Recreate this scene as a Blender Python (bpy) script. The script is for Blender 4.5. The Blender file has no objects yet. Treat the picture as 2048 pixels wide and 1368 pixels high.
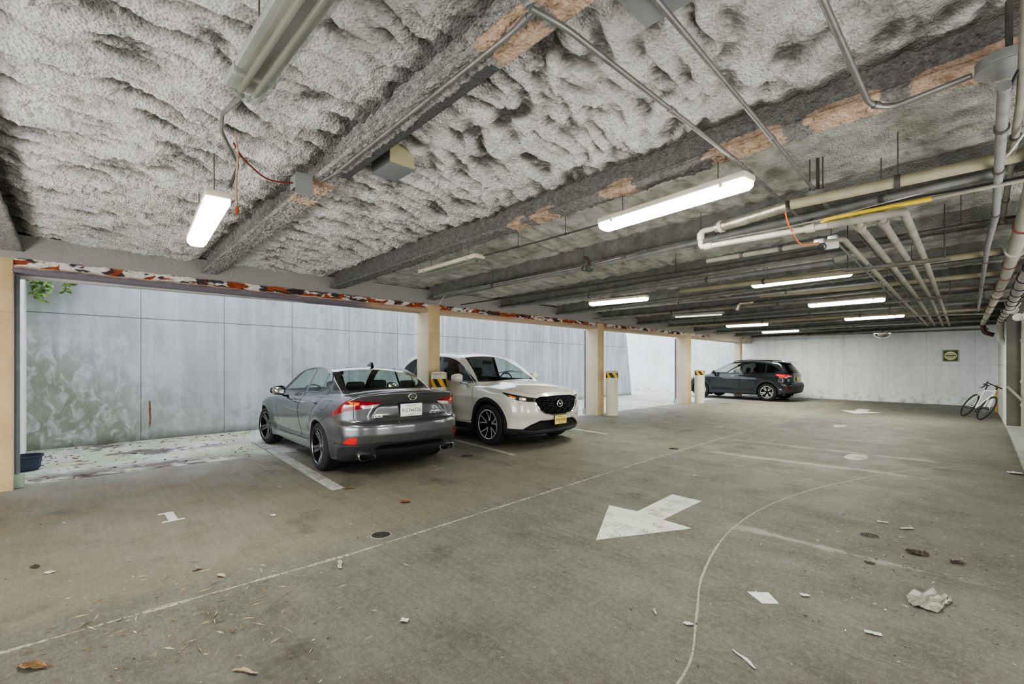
import bpy, bmesh, math, random
import numpy as np
from mathutils import Vector, Matrix
from mathutils.bvhtree import BVHTree
PI = math.pi
scene = bpy.context.scene
COL = scene.collection
rng = random.Random(7)

# ------------------------------------------------------------------ materials
class NT:
    def __init__(s, name):
        s.m = bpy.data.materials.new(name); s.m.use_nodes = True
        s.t = s.m.node_tree; s.t.nodes.clear()
        s.out = s.t.nodes.new('ShaderNodeOutputMaterial')
    def n(s, kind, **kw):
        nd = s.t.nodes.new(kind)
        for k, v in kw.items():
            if k in nd.inputs.keys() if isinstance(k, str) else False:
                s.set(nd.inputs[k], v)
            else:
                setattr(nd, k, v)
        return nd
    def set(s, sock, v):
        if isinstance(v, bpy.types.NodeSocket): s.t.links.new(v, sock)
        else:
            if sock.type == 'RGBA' and len(v) == 3: v = (*v, 1)
            sock.default_value = v
    def inp(s, nd, **kw):
        for k, v in kw.items(): s.set(nd.inputs[k.replace('_', ' ')], v)
        return nd
    def coord(s, which='Object', scale=(1, 1, 1), rot=(0, 0, 0), loc=(0, 0, 0)):
        tc = s.n('ShaderNodeTexCoord'); mp = s.n('ShaderNodeMapping')
        s.t.links.new(tc.outputs[which], mp.inputs['Vector'])
        mp.inputs['Scale'].default_value = scale; mp.inputs['Rotation'].default_value = rot
        mp.inputs['Location'].default_value = loc
        return mp.outputs[0]
    def noise(s, vec, scale=5, detail=4, rough=.55, dist=0, color=False):
        nd = s.n('ShaderNodeTexNoise'); s.set(nd.inputs['Vector'], vec)
        nd.inputs['Scale'].default_value = scale; nd.inputs['Detail'].default_value = detail
        nd.inputs['Roughness'].default_value = rough; nd.inputs['Distortion'].default_value = dist
        return nd.outputs[1 if color else 0]
    def vor(s, vec, scale=5, feature='F1', out=0):
        nd = s.n('ShaderNodeTexVoronoi', feature=feature); s.set(nd.inputs['Vector'], vec)
        nd.inputs['Scale'].default_value = scale
        return nd.outputs[out]
    def ramp(s, f, stops):
        nd = s.n('ShaderNodeValToRGB'); s.set(nd.inputs[0], f)
        e = nd.color_ramp.elements
        while len(e) < len(stops): e.new(.5)
        for el, (p, c) in zip(e, stops):
            el.position = p
            el.color = (c, c, c, 1) if not hasattr(c, '__len__') else (*c, 1)
        return nd.outputs[0]
    def rng(s, f, a, b, c=0., d=1.):
        nd = s.n('ShaderNodeMapRange'); nd.clamp = True
        for i, v in enumerate((f, a, b, c, d)): s.set(nd.inputs[i], v)
        return nd.outputs[0]
    def math(s, op, a, b=0., c=0.):
        nd = s.n('ShaderNodeMath', operation=op)
        s.set(nd.inputs[0], a); s.set(nd.inputs[1], b); s.set(nd.inputs[2], c)
        return nd.outputs[0]
    def mix(s, f, a, b, mode='MIX'):
        nd = s.n('ShaderNodeMix', data_type='RGBA', blend_type=mode)
        s.set(nd.inputs[0], f); s.set(nd.inputs[6], a); s.set(nd.inputs[7], b)
        return nd.outputs[2]
    def xyz(s, vec):
        nd = s.n('ShaderNodeSeparateXYZ'); s.set(nd.inputs[0], vec); return nd.outputs
    def attr(s, name):
        return s.n('ShaderNodeAttribute', attribute_name=name).outputs['Fac']
    def bump(s, h, strength=.3, dist=.01):
        nd = s.n('ShaderNodeBump'); nd.inputs['Strength'].default_value = strength
        nd.inputs['Distance'].default_value = dist; s.set(nd.inputs['Height'], h)
        return nd.outputs[0]
    def bsdf(s, color, rough=.6, metal=0., normal=None, **kw):
        nd = s.n('ShaderNodeBsdfPrincipled')
        s.set(nd.inputs['Base Color'], color); s.set(nd.inputs['Roughness'], rough)
        s.set(nd.inputs['Metallic'], metal)
        if normal is not None: s.set(nd.inputs['Normal'], normal)
        for k, v in kw.items(): s.set(nd.inputs[k.replace('_', ' ')], v)
        s.t.links.new(nd.outputs[0], s.out.inputs[0])
        return nd

MATS = {}
def simple(name, color, rough=.5, metal=0., var=0., vscale=8., bump=0., bscale=60., **kw):
    if name in MATS: return MATS[name]
    t = NT(name); v = t.coord()
    c = color
    if var:
        n = t.noise(v, vscale, 5, .6)
        d = tuple(x * (1 - var) for x in color); u = tuple(min(1, x * (1 + var)) for x in color)
        c = t.ramp(n, [(.3, d), (.7, u)])
    nm = t.bump(t.noise(v, bscale, 4), bump, .004) if bump else None
    t.bsdf(c, rough, metal, nm, **kw)
    MATS[name] = t.m
    return t.m

def emit(name, color, strength):
    t = NT(name); e = t.n('ShaderNodeEmission')
    t.set(e.inputs[0], color); e.inputs[1].default_value = strength
    t.t.links.new(e.outputs[0], t.out.inputs[0]); MATS[name] = t.m
    return t.m

def thin_glass(name, tint, fres=1.45, rough=0.0):
    t = NT(name)
    tr = t.n('ShaderNodeBsdfTransparent'); t.set(tr.inputs[0], tint)
    gl = t.n('ShaderNodeBsdfGlossy'); gl.inputs['Roughness'].default_value = rough
    lw = t.n('ShaderNodeLayerWeight'); lw.inputs[0].default_value = .5
    fr = t.math('MULTIPLY_ADD', t.math('POWER', lw.outputs['Facing'], 4.), .8, .045)
    mx = t.n('ShaderNodeMixShader')
    t.t.links.new(fr, mx.inputs[0]); t.t.links.new(tr.outputs[0], mx.inputs[1])
    t.t.links.new(gl.outputs[0], mx.inputs[2]); t.t.links.new(mx.outputs[0], t.out.inputs[0])
    MATS[name] = t.m
    return t.m

# ------------------------------------------------------------------ mesh building
def link(o, parent=None):
    COL.objects.link(o)
    if parent is not None: o.parent = parent
    return o

class MB:
    """collects geometry for ONE mesh object"""
    def __init__(s): s.v = []; s.f = []; s.mi = []
    def add(s, vs, fs, mi=0):
        b = len(s.v); s.v += [tuple(p) for p in vs]
        s.f += [tuple(i + b for i in f) for f in fs]; s.mi += [mi] * len(fs)
    def box(s, lo, hi, M=None, mi=0, taper=None):
        (x0, y0, z0), (x1, y1, z1) = lo, hi
        vs = [(x0, y0, z0), (x1, y0, z0), (x1, y1, z0), (x0, y1, z0), (x0, y0, z1), (x1, y0, z1), (x1, y1, z1), (x0, y1, z1)]
        if M is not None: vs = [M @ Vector(p) for p in vs]
        s.add(vs, [(3, 2, 1, 0), (4, 5, 6, 7), (0, 1, 5, 4), (1, 2, 6, 5), (2, 3, 7, 6), (3, 0, 4, 7)], mi)
    def bbox(s, lo, hi, r=.01, M=None, mi=0, seg=2):
        bm = bmesh.new(); bmesh.ops.create_cube(bm, size=1)
        for v in bm.verts:
            v.co = Vector([(lo[i] + hi[i]) / 2 + v.co[i] * (hi[i] - lo[i]) for i in range(3)])
        r = min(r, min(hi[i] - lo[i] for i in range(3)) * .49)
        bmesh.ops.bevel(bm, geom=list(bm.edges), offset=r, segments=seg, affect='EDGES', profile=.5)
        bm.verts.index_update()
        vs = [v.co.copy() for v in bm.verts]
        if M is not None: vs = [M @ p for p in vs]
        s.add(vs, [tuple(v.index for v in f.verts) for f in bm.faces], mi); bm.free()
    def prism(s, poly, d0, d1, axis='y', M=None, mi=0):
        """polygon (a,b) extruded along axis from d0 to d1"""
        def P(a, b, d): return {'y': (a, d, b), 'x': (d, a, b), 'z': (a, b, d)}[axis]
        n = len(poly)
        vs = [P(a, b, d0) for a, b in poly] + [P(a, b, d1) for a, b in poly]
        if M is not None: vs = [M @ Vector(p) for p in vs]
        fs = [tuple(range(n)), tuple(range(2 * n - 1, n - 1, -1))] + [(i, i + n, (i + 1) % n + n, (i + 1) % n) for i in range(n)]
        s.add(vs, fs, mi)
    def tube(s, pts, r, seg=10, closed=False, caps=True, mi=0, sx=1., up=None):
        pts = [Vector(p) for p in pts]; n = len(pts)
        rs = r if hasattr(r, '__len__') else [r] * n
        T = []
        for i in range(n):
            a = pts[i - 1] if (i or closed) else pts[0]
            b = pts[(i + 1) % n] if (i < n - 1 or closed) else pts[-1]
            T.append((b - a).normalized())
        ref = Vector(up) if up else (Vector((0, 0, 1)) if abs(T[0].z) < .9 else Vector((1, 0, 0)))
        U = (ref - T[0] * ref.dot(T[0])).normalized(); vs = []
        for i in range(n):
            U = (U - T[i] * U.dot(T[i])).normalized(); W = T[i].cross(U)
            for k in range(seg):
                a = 2 * PI * k / seg
                vs.append(pts[i] + U * (math.cos(a) * rs[i]) + W * (math.sin(a) * rs[i] * sx))
        fs = []
        for i in range(n if closed else n - 1):
            for k in range(seg):
                a, b = i * seg + k, i * seg + (k + 1) % seg
                c, d = ((i + 1) % n) * seg + (k + 1) % seg, ((i + 1) % n) * seg + k
                fs.append((a, b, c, d))
        if caps and not closed:
            fs.append(tuple(range(seg - 1, -1, -1))); fs.append(tuple(range((n - 1) * seg, n * seg)))
        s.add(vs, fs, mi)
    def lathe(s, prof, seg=32, M=None, mi=0, cap0=False, cap1=False):
        """prof: (r, h) turned about z"""
        vs = []; n = len(prof)
        for r, h in prof:
            for k in range(seg):
                a = 2 * PI * k / seg; vs.append(Vector((r * math.cos(a), r * math.sin(a), h)))
        if M is not None: vs = [M @ p for p in vs]
        fs = [(i * seg + k, i * seg + (k + 1) % seg, (i + 1) * seg + (k + 1) % seg, (i + 1) * seg + k) for i in range(n - 1) for k in range(seg)]
        if cap0: fs.append(tuple(range(seg - 1, -1, -1)))
        if cap1: fs.append(tuple(range((n - 1) * seg, n * seg)))
        s.add(vs, fs, mi)
    def grid(s, P, mi=0):
        """P: array (n,m,3)"""
        n, m = P.shape[:2]
        s.add([tuple(p) for p in P.reshape(-1, 3)], [(i * m + j, i * m + j + 1, (i + 1) * m + j + 1, (i + 1) * m + j) for i in range(n - 1) for j in range(m - 1)], mi)
    def build(s, name, mats, parent=None, smooth=True, loc=None, angle=40):
        me = bpy.data.meshes.new(name)
        me.from_pydata([tuple(p) for p in s.v], [], s.f)
        for m in (mats if isinstance(mats, (list, tuple)) else [mats]): me.materials.append(m)
        me.polygons.foreach_set('material_index', s.mi)
        bm = bmesh.new(); bm.from_mesh(me)
        bmesh.ops.recalc_face_normals(bm, faces=bm.faces)
        bm.to_mesh(me); bm.free()
        if smooth: 
            me.shade_smooth()
            try: me.set_sharp_from_angle(angle=math.radians(angle))
            except Exception: pass
        o = bpy.data.objects.new(name, me)
        if loc is not None:
            me.transform(Matrix.Translation(-Vector(loc))); o.location = loc
        return link(o, parent)

def np_mesh(name, V, F, mats, parent=None, smooth=True, attr=None, normals=None):
    me = bpy.data.meshes.new(name)
    V = np.asarray(V, dtype=np.float32); F = np.asarray(F, dtype=np.int32)
    k = F.shape[1]
    me.vertices.add(len(V)); me.vertices.foreach_set('co', V.ravel())
    me.loops.add(F.size); me.loops.foreach_set('vertex_index', F.ravel())
    me.polygons.add(len(F)); me.polygons.foreach_set('loop_start', np.arange(0, F.size, k, dtype=np.int32))
    me.update(calc_edges=True); me.validate()
    for m in (mats if isinstance(mats, (list, tuple)) else [mats]): me.materials.append(m)
    if smooth: me.shade_smooth()
    if attr is not None:
        for nm, a in attr.items():
            at = me.attributes.new(nm, 'FLOAT', 'POINT'); at.data.foreach_set('value', np.asarray(a, dtype=np.float32))
    if normals is not None: me.normals_split_custom_set_from_vertices(normals.tolist())
    o = bpy.data.objects.new(name, me)
    return link(o, parent)

def tag(o, label=None, cat=None, group=None, kind=None):
    if label: o['label'] = label
    if cat: o['category'] = cat
    if group: o['group'] = group
    if kind: o['kind'] = kind
    return o
def struct(o, label=None): o['kind'] = 'structure'; return o
def empty(name, loc=(0, 0, 0), rz=0, label=None, cat=None, group=None):
    o = bpy.data.objects.new(name, None); o.location = loc; o.rotation_euler = (0, 0, rz)
    o.empty_display_size = .1
    link(o); return tag(o, label, cat, group)
def copy_tree(o, parent=None):
    c = o.copy(); COL.objects.link(c)
    if parent is not None: c.parent = parent
    for ch in list(o.children): copy_tree(ch, c)
    return c
def text_mesh(name, body, size, mat, M, parent=None, extrude=.001, sx=1., align='CENTER', offset=0.):
    cu = bpy.data.curves.new(name, 'FONT'); cu.body = body; cu.size = size; cu.extrude = extrude
    cu.align_x = align; cu.align_y = 'CENTER'; cu.offset = offset
    to = bpy.data.objects.new(name + '_t', cu); COL.objects.link(to)
    dg = bpy.context.evaluated_depsgraph_get(); dg.update()
    me = bpy.data.meshes.new_from_object(to.evaluated_get(dg)); me.name = name
    COL.objects.unlink(to); bpy.data.objects.remove(to)
    me.transform(M @ Matrix.Diagonal((sx, 1, 1, 1))); me.materials.clear(); me.materials.append(mat)
    return link(bpy.data.objects.new(name, me), parent)

# ------------------------------------------------------------------ numpy noise
_P = np.random.RandomState(3).permutation(512); _P = np.concatenate([_P, _P, _P])
_G = np.random.RandomState(5).normal(size=(512, 3)); _G /= np.linalg.norm(_G, axis=1)[:, None]
def pn(x, y, z=0.):
    x = np.asarray(x, dtype=np.float64); y = np.asarray(y, dtype=np.float64); z = np.zeros_like(x) + z
    xi, yi, zi = np.floor(x).astype(int), np.floor(y).astype(int), np.floor(z).astype(int)
    fx, fy, fz = x - xi, y - yi, z - zi
    u, v, w = (t * t * t * (t * (t * 6 - 15) + 10) for t in (fx, fy, fz))
    def g(a, b, c):
        h = _P[(_P[(_P[(xi + a) % 512] + yi + b) % 512] + zi + c) % 512]
        G = _G[h]
        return G[..., 0] * (fx - a) + G[..., 1] * (fy - b) + G[..., 2] * (fz - c)
    L = lambda a, b, t: a + (b - a) * t
    return L(L(L(g(0, 0, 0), g(1, 0, 0), u), L(g(0, 1, 0), g(1, 1, 0), u), v), L(L(g(0, 0, 1), g(1, 0, 1), u), L(g(0, 1, 1), g(1, 1, 1), u), v), w) * 1.5
def fbm(x, y, z=0., o=4, g=.5):
    s = 0; a = 1.
    for i in range(o): s = s + a * pn(x * 2 ** i + 17.3 * i, y * 2 ** i - 9.1 * i, z); a *= g
    return s
# ------------------------------------------------------------------ smooth solid modelling for the car bodies
def smax(a, b, k):
    d = a - b; h = np.clip(.5 + .5 * d / k, 0, 1)
    return b + d * h + k * h * (1 - h)
def smin(a, b, k): return -smax(-a, -b, k)
class Crv:
    def __init__(s, pts, w=.08):
        pts = sorted(pts); xs = [p[0] for p in pts]; ys = [p[1] for p in pts]
        s.a, s.b = xs[0] - .6, xs[-1] + .6; n = 1200
        s.n = n; X = np.linspace(s.a, s.b, n)
        # extrapolate the end slopes linearly, then smooth
        Y = np.interp(X, xs, ys)
        s0 = (ys[1] - ys[0]) / (xs[1] - xs[0]); s1 = (ys[-1] - ys[-2]) / (xs[-1] - xs[-2])
        Y = np.where(X < xs[0], ys[0] + s0 * (X - xs[0]), Y); Y = np.where(X > xs[-1], ys[-1] + s1 * (X - xs[-1]), Y)
        k = max(1, int(w / ((s.b - s.a) / n)))
        if k > 1:
            for _ in range(2):
                Yp = np.pad(Y, (k, k), mode='reflect', reflect_type='odd'); ker = np.ones(2 * (k // 2) + 1); ker /= ker.sum()
                Y = np.convolve(Yp, ker, 'same')[k:-k]
        s.X, s.Y = X, Y
    def __call__(s, x):
        t = np.clip((x - s.a) / (s.b - s.a) * (s.n - 1), 0, s.n - 1.001)
        i = t.astype(np.int32); f = t - i
        return s.Y[i] * (1 - f) + s.Y[i + 1] * f
def surface_nets(fn, lo, hi, h):
    nx, ny, nz = [int(math.ceil((hi[i] - lo[i]) / h)) + 1 for i in range(3)]
    x = lo[0] + np.arange(nx) * h; y = lo[1] + np.arange(ny) * h; z = lo[2] + np.arange(nz) * h
    F = np.empty((nx, ny, nz), np.float32)
    for i0 in range(0, nx, 40):
        X, Y, Z = np.meshgrid(x[i0:i0 + 40], y, z, indexing='ij'); F[i0:i0 + 40] = fn(X, Y, Z)
    S = F < 0
    c = [S[a:nx - 1 + a, b:ny - 1 + b, d:nz - 1 + d] for a in (0, 1) for b in (0, 1) for d in (0, 1)]
    cnt = sum(q.astype(np.int8) for q in c); act = (cnt > 0) & (cnt < 8)
    idx = -np.ones(act.shape, np.int64); A = np.argwhere(act); idx[act] = np.arange(len(A))
    acc = np.zeros((len(A), 3)); num = np.zeros(len(A))
    cor = [(a, b, d) for a in (0, 1) for b in (0, 1) for d in (0, 1)]
    val = [F[A[:, 0] + a, A[:, 1] + b, A[:, 2] + d] for a, b, d in cor]
    for i in range(8):
        for j in range(i + 1, 8):
            if sum(abs(cor[i][k] - cor[j][k]) for k in range(3)) != 1: continue
            m = (val[i] < 0) != (val[j] < 0)
            t = val[i][m] / (val[i][m] - val[j][m])
            p = np.array(cor[i])[None] + t[:, None] * (np.array(cor[j]) - np.array(cor[i]))[None]
            acc[m] += p; num[m] += 1
    V = (A + acc / num[:, None]) * h + np.array(lo)
    Q = []
    for ax in range(3):
        sl0 = [slice(1, None)] * 3; sl1 = [slice(1, None)] * 3
        dims = [nx, ny, nz]
        a0 = [slice(1, d - 1) for d in dims]; a1 = [slice(1, d - 1) for d in dims]
        a0[ax] = slice(0, dims[ax] - 1); a1[ax] = slice(1, dims[ax])
        s0, s1 = S[tuple(a0)], S[tuple(a1)]
        E_ = np.argwhere(s0 != s1); up = s0[s0 != s1]
        off = np.array([1, 1, 1]); off[ax] = 0; E_ = E_ + off
        o = [k for k in range(3) if k != ax]
        def I(da, db):
            q = E_.copy(); q[:, o[0]] -= da; q[:, o[1]] -= db
            return idx[q[:, 0], q[:, 1], q[:, 2]]
        q = np.stack([I(1, 1), I(0, 1), I(0, 0), I(1, 0)], 1)
        flip = up if ax != 1 else ~up
        q = np.where(flip[:, None], q, q[:, ::-1]); Q.append(q)
    Q = np.concatenate(Q)
    def grad(P, e=.003):
        f = lambda d: fn(P[:, 0] + d[0], P[:, 1] + d[1], P[:, 2] + d[2])
        return np.stack([(f((e, 0, 0)) - f((-e, 0, 0))), (f((0, e, 0)) - f((0, -e, 0))), (f((0, 0, e)) - f((0, 0, -e)))], 1) / (2 * e)
    for _ in range(3):
        g = grad(V); f = fn(V[:, 0], V[:, 1], V[:, 2])
        st = -(f / np.maximum((g * g).sum(1), 1e-4))[:, None] * g
        ln = np.linalg.norm(st, axis=1)[:, None]; V += st * np.minimum(1, .5 * h / np.maximum(ln, 1e-9))
    g = grad(V, .006); N = g / np.maximum(np.linalg.norm(g, axis=1)[:, None], 1e-9)
    T = np.concatenate([Q[:, [0, 1, 2]], Q[:, [0, 2, 3]]])
    return V, N, T
def poly_sd(P, poly):
    poly = np.asarray(poly, float); d = np.full(len(P), 1e9); ins = np.zeros(len(P), bool)
    for i in range(len(poly)):
        a, b = poly[i], poly[(i + 1) % len(poly)]; e = b - a; w = P - a
        t = np.clip((w @ e) / max(e @ e, 1e-12), 0, 1); q = w - t[:, None] * e
        d = np.minimum(d, np.hypot(q[:, 0], q[:, 1]))
        c = (a[1] > P[:, 1]) != (b[1] > P[:, 1])
        with np.errstate(divide='ignore', invalid='ignore'):
            xi = a[0] + (P[:, 1] - a[1]) / (b[1] - a[1]) * e[0]
        ins ^= c & (P[:, 0] < xi)
    return np.where(ins, -d, d)
class Shell:
    def __init__(s, V, N, T):
        s.V, s.N, s.T = V, N, T; s.L = np.zeros(len(T), np.int32); s.names = ['body']
        s.bvh = BVHTree.FromPolygons([tuple(v) for v in V], [tuple(int(i) for i in t) for t in T])
    def fn(s):
        n = s.N[s.T].mean(1); return n
    def cut(s, name, sd, mask):
        """triangles of mask whose points have sd<0 become label name; edges are split where sd changes sign"""
        if name not in s.names: s.names.append(name)
        lab = s.names.index(name)
        d = sd(s.V); d = np.where(np.abs(d) < 2e-4, 2e-4, d)
        m = mask(s); dt = d[s.T]; neg = (dt < 0).sum(1)
        s.L[m & (neg == 3)] = lab
        mi = np.where(m & (neg > 0) & (neg < 3))[0]
        if not len(mi): return
        T = s.T[mi]; D = dt[mi] < 0; k = D.sum(1)
        lone = np.where(k == 1, D.argmax(1), (~D).argmax(1))
        r = np.arange(len(T)); a, b, c = T[r, lone], T[r, (lone + 1) % 3], T[r, (lone + 2) % 3]
        def mid(p, q):
            lo, hi = np.minimum(p, q), np.maximum(p, q); key = lo.astype(np.int64) * 10000000 + hi
            u, inv = np.unique(key, return_inverse=True); lo_, hi_ = u // 10000000, u % 10000000
            t = d[lo_] / (d[lo_] - d[hi_])
            P = s.V[lo_] + t[:, None] * (s.V[hi_] - s.V[lo_]); N_ = s.N[lo_] + t[:, None] * (s.N[hi_] - s.N[lo_])
            return inv, P, N_ / np.linalg.norm(N_, axis=1)[:, None]
        inv, P, N_ = mid(np.concatenate([a, a]), np.concatenate([b, c]))
        base = len(s.V); s.V = np.concatenate([s.V, P]); s.N = np.concatenate([s.N, N_])
        ab, ac = inv[:len(a)] + base, inv[len(a):] + base
        l0 = s.L[mi]; la = np.where(k == 1, lab, l0); lb = np.where(k == 1, l0, lab)
        keep = np.ones(len(s.T), bool); keep[mi] = False
        s.T = np.concatenate([s.T[keep], np.stack([a, ab, ac], 1), np.stack([ab, b, c], 1), np.stack([ab, c, ac], 1)])
        s.L = np.concatenate([s.L[keep], la, lb, lb])
    def part(s, label, name, mat, parent, side=0, off=0., extra=None):
        m = s.L == s.names.index(label)
        if side:
            cy = s.V[s.T].mean(1)[:, 1]; m &= (cy * side > 0)
        if extra is not None: m &= extra(s.V[s.T].mean(1))
        T = s.T[m]
        if not len(T): return None
        u, inv = np.unique(T, return_inverse=True)
        V = s.V[u] + s.N[u] * off
        return np_mesh(name, V, inv.reshape(-1, 3), mat, parent, True, normals=s.N[u])
    def hit(s, p, d):
        r = s.bvh.ray_cast(Vector(p), Vector(d)); return (r[0], r[1]) if r[0] is not None else (None, None)
    def ribbon(s, name, pts, w, mat, parent, proj, lift=.002, closed=False, step=.02, thick=0.):
        """flat strip of width w laid on the surface along a polyline given in projection proj(p)->(origin, direction)"""
        P = []
        n = len(pts)
        for i in range(n if closed else n - 1):
            a, b = Vector(pts[i]), Vector(pts[(i + 1) % n]); m = max(1, int((b - a).length / step))
            P += [a.lerp(b, k / m) for k in range(m)]
        if not closed: P.append(Vector(pts[-1]))
        H = []
        for p in P:
            o, d = proj(p); h, nn = s.hit(o, d)
            if h is not None: H.append((h, nn if nn.dot(Vector(d)) < 0 else -nn))
        if len(H) < 2: return None
        mb = MB(); vs = []; m = len(H)
        for i in range(m):
            a = H[i - 1][0] if (i or closed) else H[0][0]; b = H[(i + 1) % m][0] if (i < m - 1 or closed) else H[-1][0]
            t = (b - a).normalized(); nn = H[i][1]; sd = t.cross(nn).normalized() * (w / 2); c = H[i][0] + nn * lift
            vs += [c - sd, c + nn * thick, c + sd]
        fs = []
        for i in range(m if closed else m - 1):
            j = (i + 1) % m
            fs += [(i * 3, i * 3 + 1, j * 3 + 1, j * 3), (i * 3 + 1, i * 3 + 2, j * 3 + 2, j * 3 + 1)]
        mb.add(vs, fs)
        return mb.build(name, mat, parent)
def side_proj(s): return lambda p: ((p[0], s * 3, p[1]), (0, -s, 0))
def rear_proj(p): return ((-2, p[0], p[1]), (1, 0, 0))
def front_proj(L): return lambda p: ((L + 2, p[0], p[1]), (-1, 0, 0))
def top_proj(p): return ((p[0], p[1], 4), (0, 0, -1))
# ------------------------------------------------------------------ room materials
def zb(X, Y): return 2.69 + .022 * (X + 7.75) - .009 * (Y - 1.3)      # underside of the ceiling beams (the slab falls slightly)

def floor_mat():
    t = NT('worn garage concrete'); v = t.coord(); X0, Y0 = t.xyz(v)[0], t.xyz(v)[1]
    big = t.noise(v, .45, 5, .6); mid = t.noise(v, 2.2, 6, .65); fine = t.noise(v, 26, 5, .7)
    streak = t.noise(t.coord(scale=(.5, 14, 1)), 1.6, 5, .65); fines = t.noise(t.coord(scale=(1.2, 75, 1)), 1., 3, .6)
    c = t.ramp(big, [(.3, (.105, .100, .080)), (.5, (.150, .144, .122)), (.72, (.205, .198, .172))])
    c = t.mix(t.rng(mid, .42, .66, 0, .65), c, (.085, .078, .062))
    agg = t.noise(v, 85, 3, .7); nearf = t.rng(t.math('SUBTRACT', Y0, X0), 4.5, 8.5, .35, 1.); c = t.mix(t.math('MULTIPLY', t.rng(streak, .42, .75, 0, .5), nearf), c, (.29, .28, .25)); c = t.mix(t.math('MULTIPLY', t.rng(streak, .46, .25, 0, .45), nearf), c, (.085, .08, .066)); c = t.mix(t.rng(agg, .55, .68, 0, .5), c, (.36, .35, .315)); c = t.mix(t.rng(agg, .44, .32, 0, .5), c, (.06, .056, .046))
    c = t.mix(t.rng(fines, .35, .7, 0, .30), c, (.10, .095, .078))
    c = t.mix(t.rng(fine, .48, .75, 0, .5), c, (.30, .29, .26)); c = t.mix(t.rng(fine, .42, .28, 0, .5), c, (.07, .066, .055))
    sp = t.vor(v, 9.); c = t.mix(t.math('MULTIPLY', t.rng(sp, .05, .12, 1, 0), t.rng(t.noise(v, 1.1, 2), .5, .62, 0, .75)), c, (.07, .062, .05))
    sp2 = t.vor(t.coord(loc=(3, 5, 1)), 21.); c = t.mix(t.rng(sp2, .06, .12, .6, 0), c, (.10, .092, .08))
    sp3 = t.vor(t.coord(loc=(8, 1, 1)), 13.); c = t.mix(t.math('MULTIPLY', t.rng(sp3, .02, .045, .8, 0), t.rng(t.noise(v, 2.1, 2), .45, .6, 0, 1)), c, (.55, .53, .48))
    # stall side is browner, rust brown patch near the first column, skylight painted in paler along the open edge
    s = t.xyz(v); X, Y = s[0], s[1]
    stall = t.math('MULTIPLY', t.rng(X, -3.6, -3.75, 0, 1), .45); c = t.mix(stall, c, t.mix(.6, c, (.27, .235, .155)))
    r = t.math('MULTIPLY', t.rng(t.noise(t.coord(scale=(1, 1, 1), loc=(2, 0, 0)), .9, 4), .48, .66, 0, .55), t.rng(X, -5.0, -6.2, 0, 1))
    c = t.mix(t.math('MULTIPLY', r, t.rng(Y, 3., 1., 0, 1)), c, (.20, .125, .07))
    sky_wash = t.math('MULTIPLY', t.rng(X, -6.6, -7.95, 0, .55), t.rng(t.noise(v, 1.4, 5, .65), .3, .62)); c = t.mix(sky_wash, c, (.42, .42, .41))
    # pale traffic-worn streaks across the aisle
    for y0, sl, x0, x1, w in ((7.85, .10, -3.6, -.5, .11), (9.2, .05, -3.9, -.2, .10), (4.3, .02, -1.9, .3, .05)):
        d = t.math('ABSOLUTE', t.math('SUBTRACT', t.math('SUBTRACT', Y, t.math('MULTIPLY', X, sl)), y0))
        d = t.math('ADD', d, t.math('MULTIPLY', t.math('SUBTRACT', mid, .5), .35))
        m = t.math('MULTIPLY', t.math('MULTIPLY', t.rng(d, w, 0, 0, .55), t.rng(X, x0, x0 + .5)), t.rng(X, x1, x1 - .5))
        c = t.mix(m, c, (.42, .405, .365))
    oil = t.math('MULTIPLY', t.rng(t.noise(t.coord(loc=(5, 3, 0)), 1.25, 5, .65), .56, .68, 0, .6), t.rng(X, -1.5, -2.5)); c = t.mix(oil, c, (.055, .05, .042))
    b = t.math('ADD', t.math('MULTIPLY', fines, .4), t.math('ADD', t.math('MULTIPLY', fine, .5), t.math('MULTIPLY', agg, .4)))
    c = t.mix(1., c, (.84, .84, .83), 'MULTIPLY')
    t.bsdf(c, t.rng(mid, .3, .7, .62, .85), 0, t.bump(b, .35, .006))
    return t.m
def ground_mat():
    t = NT('mossy outdoor paving'); v = t.coord()
    n = t.noise(v, 1.3, 6, .65); f = t.noise(v, 22, 5, .7)
    c = t.ramp(n, [(.3, (.38, .40, .34)), (.5, (.58, .58, .56)), (.7, (.70, .70, .69))])
    X = t.xyz(v)[0]; Y = t.xyz(v)[1]
    moss = t.math('MULTIPLY', t.rng(t.noise(v, .8, 5, .6), .40, .58, 0, .7), t.rng(Y, 5, 2.5, .2, 1)); c = t.mix(moss, c, (.38, .44, .28))
    mud = t.math('MULTIPLY', t.math('MAXIMUM', t.rng(t.noise(t.coord(loc=(4, 2, 0)), 1.5, 5, .65), .52, .60, 0, .9), t.math('MULTIPLY', t.rng(X, -8.9, -8.2), t.rng(t.noise(t.coord(loc=(1, 7, 0)), 2.2, 5, .65), .40, .52))), t.rng(Y, 2.6, 1.2, .12, 1)); c = t.mix(mud, c, (.11, .085, .08))
    c = t.mix(t.rng(f, .55, .75, 0, .6), c, (.30, .27, .24))
    t.bsdf(c, .9, 0, t.bump(f, .6, .012)); return t.m
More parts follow.
